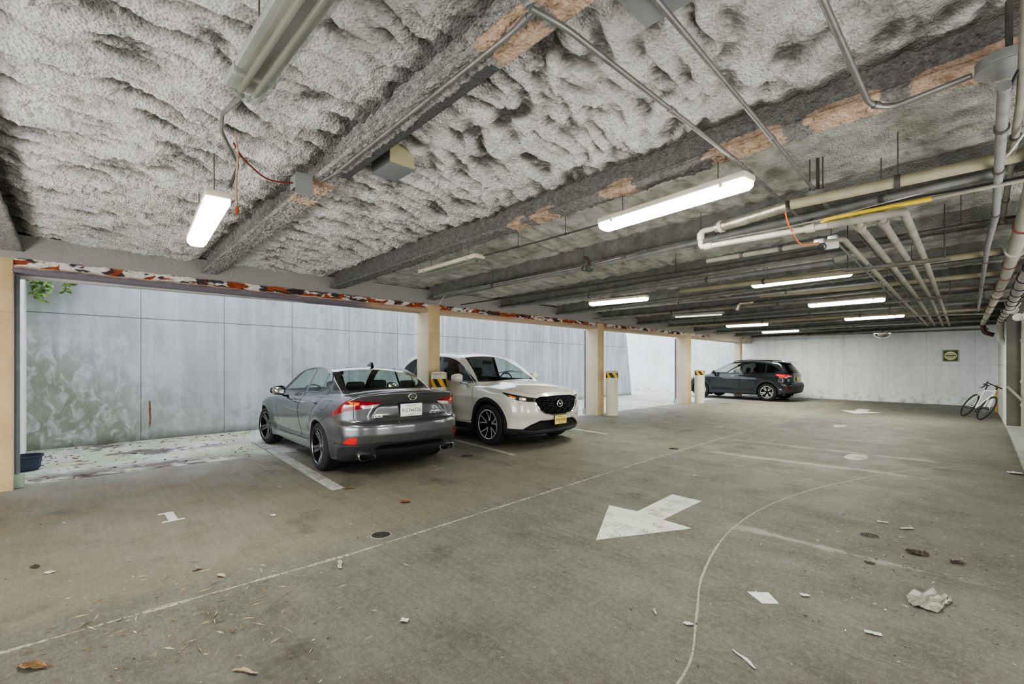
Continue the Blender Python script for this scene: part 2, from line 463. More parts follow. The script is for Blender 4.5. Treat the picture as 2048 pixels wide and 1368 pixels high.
def retaining_mat():
    t = NT('stained cast concrete wall'); v = t.coord(); s = t.xyz(v); Y, Z = s[1], s[2]
    n1 = t.noise(v, .9, 6, .6); n2 = t.noise(v, 4.5, 6, .7); n3 = t.noise(v, 30, 3)
    run = t.noise(t.coord(scale=(1, 3.5, .25)), 1.6, 5, .65)
    c = t.ramp(n1, [(.3, (.40, .42, .465)), (.55, (.50, .52, .575)), (.75, (.58, .60, .66))])
    fy = t.rng(Y, 3., 6., .45, 1.); c = t.mix(t.math('MULTIPLY', t.rng(run, .49, .62, 0, .75), fy), c, (.68, .71, .76)); c = t.mix(t.math('MULTIPLY', t.rng(run, .47, .32, 0, .6), fy), c, (.33, .355, .345)); c = t.mix(t.math('MULTIPLY', t.rng(n2, .52, .66, 0, .5), t.rng(t.noise(v, .6, 3), .45, .6)), c, (.30, .34, .28))
    c = t.mix(t.rng(n3, .5, .8, 0, .2), c, (.35, .36, .36))
    # green algae low down and towards the corner
    low = t.rng(Z, .0, 1.9, 1., 0.); near = t.rng(Y, 3.4, -.2, 0., 1.)
    a = t.math('ADD', t.math('MULTIPLY', low, t.math('MULTIPLY_ADD', near, .75, .12)), t.math('MULTIPLY', t.rng(Y, .75, -.5), .45))
    a = t.math('ADD', a, t.math('MULTIPLY', t.math('SUBTRACT', n2, .5), .9))
    alg = t.rng(a, .22, .68, 0, .92); c = t.mix(alg, c, t.mix(t.rng(n2, .3, .7), (.19, .205, .155), (.34, .36, .30)))
    # pale flaking blotches inside the algae
    bl = t.noise(t.coord(scale=(1, 1.3, .8), loc=(0, 3.1, 1.2)), 4.6, 6, .6, .9)
    c = t.mix(t.math('MULTIPLY', t.rng(bl, .47, .64), t.math('MULTIPLY', t.rng(Y, 2.2, .6), t.math('MULTIPLY', t.rng(Z, 2.1, 1.9), .75))), c, (.62, .66, .69))
    c = t.mix(t.math('MULTIPLY', t.rng(Z, .16, .0), .7), c, (.10, .11, .085))
    # casting joints: one level line and upright lines
    def line(d, w): return t.rng(t.math('ABSOLUTE', d), w, w * .4)
    hz = line(t.math('SUBTRACT', Z, t.math('MULTIPLY_ADD', Y, -.009, 2.285)), .010)
    fr = t.math('SUBTRACT', t.math('FRACT', t.math('ADD', t.math('DIVIDE', t.math('SUBTRACT', Y, .89), 1.36), .5)), .5)
    vt = t.math('MULTIPLY', line(fr, .007), t.rng(Y, .3, .5))
    j = t.math('MAXIMUM', hz, t.math('MULTIPLY', vt, .8)); c = t.mix(t.math('MULTIPLY', j, .9), c, (.10, .11, .115))
    # rust run from an old tie
    rx = line(t.math('SUBTRACT', Y, t.math('MULTIPLY_ADD', t.noise(v, 6), .06, .99)), .022)
    c = t.mix(t.math('MULTIPLY', rx, t.math('MULTIPLY', t.rng(Z, .74, .70), t.rng(Z, .18, .30))), c, (.20, .085, .03))
    dot = t.vor(t.coord(loc=(0, .3, .2)), 1.4); c = t.mix(t.rng(dot, .018, .01, 0, .8), c, (.08, .09, .08))
    h = t.math('SUBTRACT', t.math('MULTIPLY', n2, .4), j); t.bsdf(c, .88, 0, t.bump(h, .35, .01)); return t.m
def back_mat():
    t = NT('pale panelled concrete wall'); v = t.coord(); s = t.xyz(v); X, Z = s[0], s[2]
    n1 = t.noise(v, .7, 5, .6); n2 = t.noise(v, 6, 5, .65)
    c = t.ramp(n1, [(.3, (.74, .765, .77)), (.7, (.88, .90, .93))]); c = t.mix(t.rng(n2, .45, .8, 0, .25), c, (.42, .43, .41))
    run = t.noise(t.coord(scale=(3, 1, .3)), 1.4, 5, .6); c = t.mix(t.rng(run, .5, .25, 0, .35), c, (.45, .47, .46))
    def line(d, w): return t.rng(t.math('ABSOLUTE', d), w, w * .4)
    fr = t.math('SUBTRACT', t.math('FRACT', t.math('ADD', t.math('DIVIDE', t.math('ADD', X, .74), 1.21), .5)), .5)
    j = t.math('MAXIMUM', line(t.math('SUBTRACT', Z, 1.37), .009), line(fr, .007)); j = t.math('MAXIMUM', j, t.math('MULTIPLY', line(t.math('SUBTRACT', Z, 2.06), .010), t.rng(X, -8., -8.3)))
    c = t.mix(t.math('MULTIPLY', j, .42), c, (.25, .26, .25)); c = t.mix(t.math('MULTIPLY', t.rng(Z, .45, .0), t.rng(n2, .5, .6, 0, .6)), c, (.25, .26, .24))
    t.bsdf(c, .85, 0, t.bump(t.math('SUBTRACT', n2, j), .25, .008)); return t.m
def foam_mat():
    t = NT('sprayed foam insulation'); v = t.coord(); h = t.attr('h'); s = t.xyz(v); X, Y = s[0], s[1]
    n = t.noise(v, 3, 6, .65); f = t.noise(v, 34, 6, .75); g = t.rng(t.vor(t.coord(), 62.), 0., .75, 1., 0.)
    c = t.ramp(h, [(.14, (.05, .047, .042)), (.26, (.17, .162, .15)), (.38, (.50, .49, .47)), (.54, (.81, .80, .785)), (.85, (.89, .885, .87))])  # low h goes dark: crease shade and dirt put into the colour
    c = t.mix(t.rng(f, .49, .35, 0, .55), c, (.19, .18, .165))
    c = t.mix(t.rng(n, .35, .6, .30, 0), c, (.36, .36, .32))
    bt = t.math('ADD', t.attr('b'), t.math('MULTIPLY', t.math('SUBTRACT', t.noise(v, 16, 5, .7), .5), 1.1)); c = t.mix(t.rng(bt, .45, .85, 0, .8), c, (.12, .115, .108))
    # further bays are older, greyer and greenish; the far right is darker
    old = t.rng(t.math('ADD', Y, t.math('MULTIPLY', t.math('SUBTRACT', n, .5), .8)), 2.95, 3.35)
    oc = t.ramp(t.noise(v, 5.5, 6, .7), [(.25, (.11, .112, .088)), (.42, (.34, .345, .28)), (.65, (.66, .66, .58))])
    c = t.mix(t.math('MULTIPLY', old, .62), c, oc)
    dark_right = t.math('MULTIPLY', t.rng(t.math('ADD', X, t.math('MULTIPLY', n, 1.4)), -.9, .6), t.rng(t.noise(v, 4, 5, .7), .35, .6, 0, .6)); c = t.mix(dark_right, c, (.13, .13, .105))
    t.bsdf(c, .95, 0, t.bump(t.math('ADD', t.math('MULTIPLY', f, 1.), t.math('MULTIPLY', g, .7)), 1., .020)); return t.m
def beam_mat():
    t = NT('fireproofed steel beam'); v = t.coord(); s = t.xyz(v); Y = s[1]
    n = t.noise(v, 28, 5, .7); m = t.noise(v, 3, 5, .6)
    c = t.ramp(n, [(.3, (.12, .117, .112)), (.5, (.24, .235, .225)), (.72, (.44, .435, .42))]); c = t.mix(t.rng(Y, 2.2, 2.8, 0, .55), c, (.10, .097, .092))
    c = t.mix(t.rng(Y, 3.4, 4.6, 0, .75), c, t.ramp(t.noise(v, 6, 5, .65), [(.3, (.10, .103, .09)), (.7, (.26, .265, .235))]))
    p = t.math('ADD', t.attr('p'), t.math('MULTIPLY', t.math('SUBTRACT', t.noise(v, 7, 5, .6), .5), .9))
    c = t.mix(t.rng(p, .48, .56), c, t.ramp(t.noise(v, 14, 5, .7), [(.3, (.22, .145, .10)), (.5, (.43, .31, .225)), (.75, (.53, .42, .33))]))
    c = t.mix(t.rng(t.attr('p'), -.4, -.7), c, t.mix(n, (.045, .046, .046), (.09, .09, .088)))
    t.bsdf(c, .9, 0, t.bump(t.math('ADD', n, t.math('MULTIPLY', t.rng(t.vor(v, 60.), 0, .75, 1, 0), .7)), .8, .012)); return t.m
def lintel_mat():
    t = NT('spalled brick lintel'); v = t.coord(); s = t.xyz(v); Y, Z = s[1], t.math('SUBTRACT', s[2], t.math('MULTIPLY_ADD', s[1], -.009, 2.475))
    w = t.math('ADD', Z, t.math('MULTIPLY', t.math('SUBTRACT', t.noise(v, 9, 4, .6), .5), .05))
    tan = t.mix(t.rng(t.math('ADD', Y, t.math('MULTIPLY', t.noise(v, .8), 2)), 4.6, 5.2), (.19, .17, .20), (.48, .36, .25))
    foamy = t.ramp(t.noise(v, 24, 5, .7), [(.3, (.45, .43, .40)), (.6, (.78, .76, .72))])
    brick = t.ramp(t.noise(v, 15, 4, .6), [(.3, (.16, .032, .014)), (.6, (.40, .085, .03)), (.8, (.46, .15, .06))])
    pk = t.noise(t.coord(scale=(1, 1.25, 3)), 2.6, 3, .55, .6)
    dk = t.noise(t.coord(scale=(1, 1.6, 4), loc=(3, 1, 2)), 2.1, 3, .55)
    mid = t.mix(t.rng(dk, .50, .54), foamy, (.05, .042, .04)); mid = t.mix(t.math('MULTIPLY', t.rng(pk, .515, .53), t.rng(Y, 16., 9., .35, 1)), mid, brick)
    c = t.mix(t.rng(w, .058, .066), tan, mid); c = t.mix(t.rng(w, .150, .158), c, (.34, .33, .31))
    c = t.mix(t.math('MULTIPLY', t.rng(w, .05, .062), t.rng(w, .08, .068)), c, (.58, .44, .33))
    # the far end is bare peeling paint
    c = t.mix(t.rng(Y, 17, 18), c, t.mix(t.rng(t.noise(v, 3, 4), .62, .66), (.56, .49, .42), (.30, .12, .08)))
    t.bsdf(c, .9, 0, t.bump(t.noise(v, 22, 5, .7), .9, .02)); return t.m
def column_mat():
    t = NT('tan painted concrete'); v = t.coord(); n = t.noise(v, 2.5, 5, .6); f = t.noise(v, 40, 4)
    c = t.ramp(n, [(.3, (.50, .36, .19)), (.6, (.62, .47, .27)), (.8, (.66, .54, .36))])
    nz = t.xyz(t.n('ShaderNodeNewGeometry').outputs['True Normal']); c = t.mix(t.rng(t.math('ABSOLUTE', nz[1]), .5, .9, 0, .75), c, (.70, .64, .54))  # faces square to the row painted paler for the daylight they catch
    Z = t.xyz(v)[2]; c = t.mix(t.rng(t.math('ABSOLUTE', t.math('SUBTRACT', Z, 2.02)), .006, .002, 0, .5), c, (.2, .15, .1))
    c = t.mix(t.rng(t.noise(v, 7, 5, .7), .62, .72, 0, .6), c, (.38, .27, .16))
    t.bsdf(c, .8, 0, t.bump(f, .2, .006)); return t.m
M_floor = floor_mat(); M_foam = foam_mat(); M_beam = beam_mat(); M_lintel = lintel_mat(); M_col = column_mat()
M_conc = simple('dull grey concrete', (.30, .30, .28), .85, var=.25, vscale=2.5, bump=.3, bscale=40)
M_conclt = simple('light grey concrete', (.50, .50, .47), .85, var=.2, vscale=2.5, bump=.3, bscale=40)
M_whitewall = simple('whitewashed wall', (.93, .94, .95), .8, var=.12, vscale=4, bump=.3, bscale=30)

# ------------------------------------------------------------------ setting
mb = MB(); mb.box((-7.95, -9, -.3), (3.2, 22.2, 0)); struct(mb.build('floor', M_floor))
mb = MB(); mb.box((-14.5, -9, -.35), (-7.95, 22.2, -.012)); struct(mb.build('ground', ground_mat()))
mb = MB(); mb.box((-30, -40, -.36), (30, -9, -.02)); mb.box((3.2, 14, -.36), (14, 30, -.02)); struct(mb.build('ground_driveway', M_conclt))
mb = MB(); y0, y1 = -.95, 18.1     # retaining wall, its free end raked
mb.add([(-11.03, y0, -.3), (-11.64, y1 + .3, -.3), (-11.64, y1 - .35, 3.7), (-11.03, y0, 3.7), (-11.5, y0, -.3), (-12.1, y1 + .3, -.3), (-12.1, y1 - .35, 3.7), (-11.5, y0, 3.7)],
       [(0, 1, 2, 3), (7, 6, 5, 4), (1, 5, 6, 2), (3, 2, 6, 7), (0, 3, 7, 4), (0, 4, 5, 1)])
struct(mb.build('wall_left', retaining_mat(), smooth=False))
mb = MB(); mb.box((-14.5, 21.8, -.3), (3.2, 22.1, 3.3)); struct(mb.build('wall_back', back_mat()))
mb = MB(); mb.box((-11.6, -.95, -.3), (-8.25, -.59, 3.7)); struct(mb.build('wall_end', M_whitewall))
mb = MB(); mb.box((-8.2, -9, -.3), (-7.75, -.86, 3.2)); struct(mb.build('wall_near', M_col))
mb = MB(); mb.box((2.6, -7, -.3), (3.0, 15.2, 3.2)); struct(mb.build('wall_far', M_conc))
mb = MB()   # pier and stub wall by the bicycle
mb.add([(-.02, 15.1, 0), (3.2, 15.1, 0), (3.2, 19.5, 0), (-.19, 19.5, 0), (-.02, 15.1, 3.2), (3.2, 15.1, 3.2), (3.2, 19.5, 3.2), (-.19, 19.5, 3.2)], [(0, 1, 5, 4), (1, 2, 6, 5), (2, 3, 7, 6), (3, 0, 4, 7), (3, 2, 1, 0), (4, 5, 6, 7)])
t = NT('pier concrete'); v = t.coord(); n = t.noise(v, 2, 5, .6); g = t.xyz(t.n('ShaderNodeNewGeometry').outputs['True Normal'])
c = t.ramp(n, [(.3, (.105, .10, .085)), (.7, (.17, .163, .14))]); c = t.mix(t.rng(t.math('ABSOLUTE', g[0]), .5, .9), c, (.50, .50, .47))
c = t.mix(t.rng(t.math('ABSOLUTE', t.math('SUBTRACT', t.xyz(v)[2], 1.37)), .012, .004, 0, .4), c, (.1, .1, .09)); t.bsdf(c, .85, 0, t.bump(t.noise(v, 30, 4), .2, .006))
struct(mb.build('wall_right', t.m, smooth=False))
mb = MB(); mb.add([(.20, 7.9, .0), (.145, 9.4, .0), (-.02, 15.1, 0), (2.6, 15.1, 0), (2.6, 7.9, 0), (.20, 7.9, .05), (.145, 9.4, .05), (-.02, 15.1, .05), (2.6, 15.1, .05), (2.6, 7.9, .05)],
   [(0, 1, 6, 5), (1, 2, 7, 6), (2, 3, 8, 7), (3, 4, 9, 8), (4, 0, 5, 9), (5, 6, 7, 8, 9)]); struct(mb.build('floor_kerb', M_conc, smooth=False))
for i, (a, b) in enumerate(((-.81, -.515), (5.0, 5.27), (10.46, 10.75), (15.68, 15.97), (20.78, 21.02))):
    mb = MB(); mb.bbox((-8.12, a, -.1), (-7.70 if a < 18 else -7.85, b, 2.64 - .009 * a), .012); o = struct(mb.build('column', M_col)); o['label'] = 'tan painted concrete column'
# lintel strip with broken brick, and the steel edge beam above it
N = 420; Ys = np.linspace(-2.5, 21.8, N); prof = [(-8.08, .0), (-7.71, .0), (-7.70, .012), (-7.705, .055), (-7.725, .07), (-7.72, .10), (-7.715, .14), (-7.69, .155), (-7.66, .165), (-7.66, .42), (-8.08, .42)]
P = np.zeros((N, len(prof), 3))
for k, (x, z) in enumerate(prof): P[:, k, 0] = x; P[:, k, 1] = Ys; P[:, k, 2] = 2.475 - .009 * Ys + z
for k in (4, 5, 6): P[:, k, 0] += .035 * np.clip(fbm(Ys * 5 + k, k * 3.7 + Ys * 0, 0), -.8, .8)
for k in (3, 7): P[:, k, 2] += .012 * fbm(Ys * 6, k * 9.1 + Ys * 0, 0)
mb = MB(); mb.grid(P); struct(mb.build('wall_lintel', M_lintel, angle=60))
mb = MB(); mb.box((-8.12, -9, 2.45), (-7.95, 22.1, 5.6)); struct(mb.build('wall_facade', M_conclt))
mb = MB(); mb.box((-8.1, -9, 3.12), (3.2, 19.5, 3.4)); mb.box((-8.1, 19.5, 3.12), (.35, 22.1, 3.4)); struct(mb.build('roof_slab', M_conc))

# foam between the beams -------------------------------------------------------
BY = [-6.1, -4.25, -2.4, -.52, 1.36, 3.15, 5.02, 6.87, 8.74, 10.59, 12.44, 14.29, 16.14, 17.99, 19.84, 21.6]
def foam(name, x0, x1, y0, y1, st):
    X, Y = np.meshgrid(np.arange(x0, x1 + st, st), np.arange(y0, y1 + st, st), indexing='ij')
    # lumps drawn out along the spray direction; sharp creases between them
    wx = X + .11 * fbm(X * 1.6, Y * 1.6, 3., 2); wy = Y + .14 * fbm(X * 1.5 + 9, Y * 1.5, 5., 2)
    left = np.clip((-2.4 - X) / 1.6, 0, 1)
    rt = np.clip((X + 1.9) / .8, 0, 1); ka = 9.6 - 2.2 * rt; kb = 3.9 - 1.5 * left
    sx = wx + wy * .22
    b1 = 1 - np.abs(pn(sx * ka, wy * kb, 1.)) * 1.9; b2 = 1 - np.abs(pn(wx * 9 + 3, wy * 6.5, 2.)) * 1.8; b3 = np.abs(pn(wx * 22, wy * 19, 7.)); b4 = np.abs(pn(wx * 48, wy * 44, 4.))
    bil = .5 + .5 * np.tanh(3.0 * pn(sx * ka, wy * kb, 11.) + .5 * pn(wx * 11, wy * 8, 31.))
    bil2 = .5 + .5 * np.tanh(2.2 * pn(sx * 13, wy * (7 - 2 * left), 12.)); big = np.abs(pn(wx * 2.6, wy * 1.5, 21.)) * 2
    h = .46 * bil + .24 * bil2 + .15 * b3 * 2 + .08 * b4 * 2 + .16 * big + .10 * fbm(X * .8, Y * .8, 8., 2)
    far = np.clip((Y - 2.9) / .5, 0, 1); amp = (.080 + .038 * left) * (1 - .5 * far) * (1 - .2 * rt)
    for hx, hy, r in ((-1.99, 1.56, .10), (-2.10, 2.0, .07), (-2.47, 2.5, .07), (-3.46, .80, .07)):
        d = np.hypot((X - hx) * 1.3, Y - hy) / r; h = h - 1.5 * np.exp(-d ** 4)
    Z = zb(X, Y) + .235 - amp * h
    for by in BY: Z = Z + (.07 * np.clip((-3.5 - X) / 1.5, 0, 1) if by > .5 and by < 4 else .05) * np.exp(-((np.abs(Y - by) - .06) / .10) ** 2)
    Xd = X - .04 * (bil - .4) * (1 - far); Yd = Y + .02 * (bil2 - .4)
    V = np.stack([Xd, Yd, Z], -1).reshape(-1, 3); n, m = X.shape; I = np.arange(n * m).reshape(n, m)
    F = np.stack([I[:-1, :-1], I[:-1, 1:], I[1:, 1:], I[1:, :-1]], -1).reshape(-1, 4)
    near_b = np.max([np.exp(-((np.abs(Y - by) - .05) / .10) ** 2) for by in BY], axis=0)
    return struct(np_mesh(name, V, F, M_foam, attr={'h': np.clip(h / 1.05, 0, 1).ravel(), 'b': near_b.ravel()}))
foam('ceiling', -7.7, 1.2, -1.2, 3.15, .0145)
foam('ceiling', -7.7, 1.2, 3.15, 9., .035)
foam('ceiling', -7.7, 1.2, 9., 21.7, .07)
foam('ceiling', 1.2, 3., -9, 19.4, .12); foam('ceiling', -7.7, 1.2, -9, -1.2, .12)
# beams: I sections coated with rough fireproofing
patches = {4: ((-3.62, .2), (-3.95, .1), (-1.45, .20), (-1.15, .12)), 5: ((-3.25, .13), (-2.9, .15), (-2.1, .18), (-1.15, .28), (-.62, .2), (-.1, .3), (.4, .2))}
for i, by in enumerate(BY):
    near = i in (4, 5); st = .0125 if near else .07
    x0, x1 = -7.68, 2.6; Xs = np.arange(x0, x1, st); sec = []
    def seg(a, b, n):
        for k in range(n): sec.append((a[0] + (b[0] - a[0]) * k / n, a[1] + (b[1] - a[1]) * k / n))
    q = 4 if near else 1; w = .09
    seg((-.02, .36), (-.02, .055), 6 * q); seg((-.02, .055), (-w, .03), 3 * q); seg((-w, .03), (-w, 0), 1 * q); seg((-w, 0), (w, 0), 6 * q); seg((w, 0), (w, .03), q); seg((w, .03), (.02, .055), 3 * q); seg((.02, .055), (.02, .36), 6 * q); sec.append((.02, .36))
    S_ = np.array(sec); M_ = len(S_); XX = np.repeat(Xs[:, None], M_, 1); YY = by + S_[None, :, 0] + 0 * XX; ZZ = zb(XX, by) + S_[None, :, 1]
    cen = np.array([0, .10]); dirn = S_ - cen; dirn /= np.linalg.norm(dirn, axis=1)[:, None]
    a = .020 if near else .010
    nz = (np.abs(pn(XX * 30, YY * 30, ZZ * 30)) * 1.4 + .6 * np.abs(pn(XX * 55, YY * 55, ZZ * 55)) + .8 * fbm(XX * 4, YY * 4, ZZ * 4, 2) - .4) * a
    # the right half of the underside of the first beam is bare steel
    bare = (S_[None, :, 0] > .030 + .022 * fbm(XX * 5, XX * 0 + 3., 0, 3)) & (XX > -3.3) & (S_[None, :, 1] < .04) if i == 4 else np.zeros_like(XX, bool)
    nz = np.where(bare, .001, nz)
    YY = YY + nz * dirn[None, :, 0]; ZZ = ZZ + nz * dirn[None, :, 1]
    p = np.zeros_like(XX)
    for px, pw in patches.get(i, ()): p = np.maximum(p, np.exp(-((XX - px) / pw) ** 2) * np.clip((.12 - S_[None, :, 1]) / .05, 0, 1))
    p = np.where(bare & (p < .45), -1., p)
    if i > 5: p = np.clip(.35 * (pn(XX * 1.3, XX * 0 + i * 5.1, 0)) , 0, .4) * np.clip((.05 - S_[None, :, 1]) / .03, 0, 1)
    I = np.arange(len(Xs) * M_).reshape(len(Xs), M_)
    F = np.stack([I[:-1, :-1], I[1:, :-1], I[1:, 1:], I[:-1, 1:]], -1).reshape(-1, 4)
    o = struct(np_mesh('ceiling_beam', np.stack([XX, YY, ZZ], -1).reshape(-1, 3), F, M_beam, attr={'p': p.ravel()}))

# floor joints -----------------------------------------------------------------
def jmat():
    t = NT('crumbling joint filler'); v = t.coord(); n = t.noise(v, 38, 4, .7)
    t.bsdf(t.ramp(n, [(.36, (.08, .07, .05)), (.48, (.30, .275, .22)), (.68, (.54, .51, .43))]), .95, 0, t.bump(n, 1., .01)); return t.m
M_joint = jmat()
def strip(name, pts, w, z, m, jit=0., kind='structure', steps=None):
    pts = [Vector((*p, 0)) for p in pts]; L = []
    for a, b in zip(pts[:-1], pts[1:]):
        n = max(1, int((b - a).length / .06)); L += [a.lerp(b, k / n) for k in range(n)]
    L.append(pts[-1]); vs = []
    for i, p in enumerate(L):
        t_ = (L[min(i + 1, len(L) - 1)] - L[max(i - 1, 0)]).normalized(); s_ = Vector((-t_.y, t_.x, 0)); k = w * (.5 + jit * pn(p.x * 6, p.y * 6, w * 90).item())
        vs += [p + s_ * k + Vector((0, 0, z * .2)), p + Vector((0, 0, z)), p - s_ * k + Vector((0, 0, z * .2))]
    fs = []
    for i in range(len(L) - 1): fs += [(3 * i, 3 * i + 1, 3 * i + 4, 3 * i + 3), (3 * i + 1, 3 * i + 2, 3 * i + 5, 3 * i + 4)]
    mb = MB(); mb.add(vs, fs); o = mb.build(name, m); o['kind'] = kind; return o
def spline(pts, n=10):
    out = []
    for i in range(len(pts) - 1):
        p = [np.array(pts[min(max(i + k, 0), len(pts) - 1)], float) for k in (-1, 0, 1, 2)]
        for k in range(n):
            t = k / n; out.append(tuple(.5 * ((2 * p[1]) + (-p[0] + p[2]) * t + (2 * p[0] - 5 * p[1] + 4 * p[2] - p[3]) * t * t + (-p[0] + 3 * p[1] - 3 * p[2] + p[3]) * t ** 3)))
    return out + [tuple(pts[-1])]
strip('floor_joint', [(-3.4, -6), (-3.44, -.3), (-3.40, 1.5), (-3.66, 6.3), (-4.16, 21.7)], .026, .003, M_joint, .7)
strip('floor_joint', spline([(-1.0, 1.75), (-1.05, 2.16), (-1.23, 2.62), (-1.43, 3.14), (-1.62, 3.98), (-1.67, 4.9), (-1.57, 5.9), (-1.33, 6.9), (-.98, 8.0), (-.31, 9.3)]), .013, .002, simple('pale joint sealant', (.32, .305, .26), .95, var=.5, vscale=60), .25)
strip('floor_joint', [(-7.7, 3.36), (-6.2, 4.2), (-5.0, 4.5), (-3.66, 4.98)], .016, .002, simple('hairline crack', (.10, .09, .07), .95), .5)
# ------------------------------------------------------------------ cars
def paint(name, color, metal, rough, coat=1.):
    t = NT(name)
    geo = t.n('ShaderNodeNewGeometry')
    b = t.bsdf(color, rough, metal, None, Coat_Weight=coat, Coat_Roughness=.04)
    inner = t.n('ShaderNodeBsdfPrincipled'); t.set(inner.inputs['Base Color'], (.012, .012, .013)); inner.inputs['Roughness'].default_value = .9
    mx = t.n('ShaderNodeMixShader'); t.t.links.new(geo.outputs['Backfacing'], mx.inputs[0])
    t.t.links.new(b.outputs[0], mx.inputs[1]); t.t.links.new(inner.outputs[0], mx.inputs[2]); t.t.links.new(mx.outputs[0], t.out.inputs[0])
    return t.m
M_gray = paint('graphite metallic car paint', (.125, .13, .142), .8, .30)
M_white = paint('pearl white car paint', (.58, .57, .51), .0, .28)
M_dark = paint('dark blue grey car paint', (.010, .0135, .018), .45, .3)
M_glass = thin_glass('car glass', (.78, .86, .82))
M_glassdk = thin_glass('tinted car glass', (.10, .11, .11))
M_black = simple('black plastic', (.006, .006, .0065), .55, Specular_IOR_Level=.25)
M_gloss = simple('gloss black trim', (.008, .008, .009), .12, Coat_Weight=1.)
M_clad = simple('dark grey body cladding', (.02, .0205, .021), .6, Specular_IOR_Level=.35, bump=.15, bscale=300)
M_seam = simple('panel gap', (.004, .004, .004), .8)
M_chrome = simple('chrome', (.8, .8, .8), .12, 1.)
M_dchrome = simple('dark satin chrome', (.30, .30, .31), .28, 1.)
M_tire = simple('tire rubber', (.014, .014, .015), .75, bump=.2, bscale=90)
M_well = simple('wheel well lining', (.006, .006, .006), .9)
M_red = simple('red lamp lens', (.20, .002, .014), .15, var=.5, vscale=16, Coat_Weight=1., Emission_Color=(.5, .004, .02, 1), Emission_Strength=.015)
M_redb = simple('bright red reflector', (.55, .004, .008), .15, Coat_Weight=1., Emission_Color=(1, .01, .01, 1), Emission_Strength=.08)
M_amber = simple('amber lamp lens', (.65, .16, .01), .15, Coat_Weight=1., Emission_Color=(1, .3, .02, 1), Emission_Strength=.15)
M_clear = simple('clear lamp lens', (.62, .62, .60), .12, .35, Coat_Weight=1.)
M_lampdk = simple('dark headlamp interior', (.03, .03, .033), .12, .3, Coat_Weight=1.)
M_seat = simple('dark seat upholstery', (.02, .02, .021), .7, var=.3)
M_platew = simple('white number plate', (.78, .78, .74), .45)
M_platey = simple('yellow number plate', (.78, .62, .16), .45)
M_ink = simple('plate lettering', (.01, .012, .03), .5)
M_badge = simple('badge metal', (.75, .75, .76), .2, 1.)
M_rimdk = simple('dark grey alloy', (.17, .17, .18), .3, .8)
M_rimface = simple('machined alloy face', (.72, .72, .73), .35, .55)
M_rimblk = simple('black alloy', (.012, .012, .013), .3, .3)
M_brake = simple('brake disc steel', (.3, .29, .28), .45, 1.)

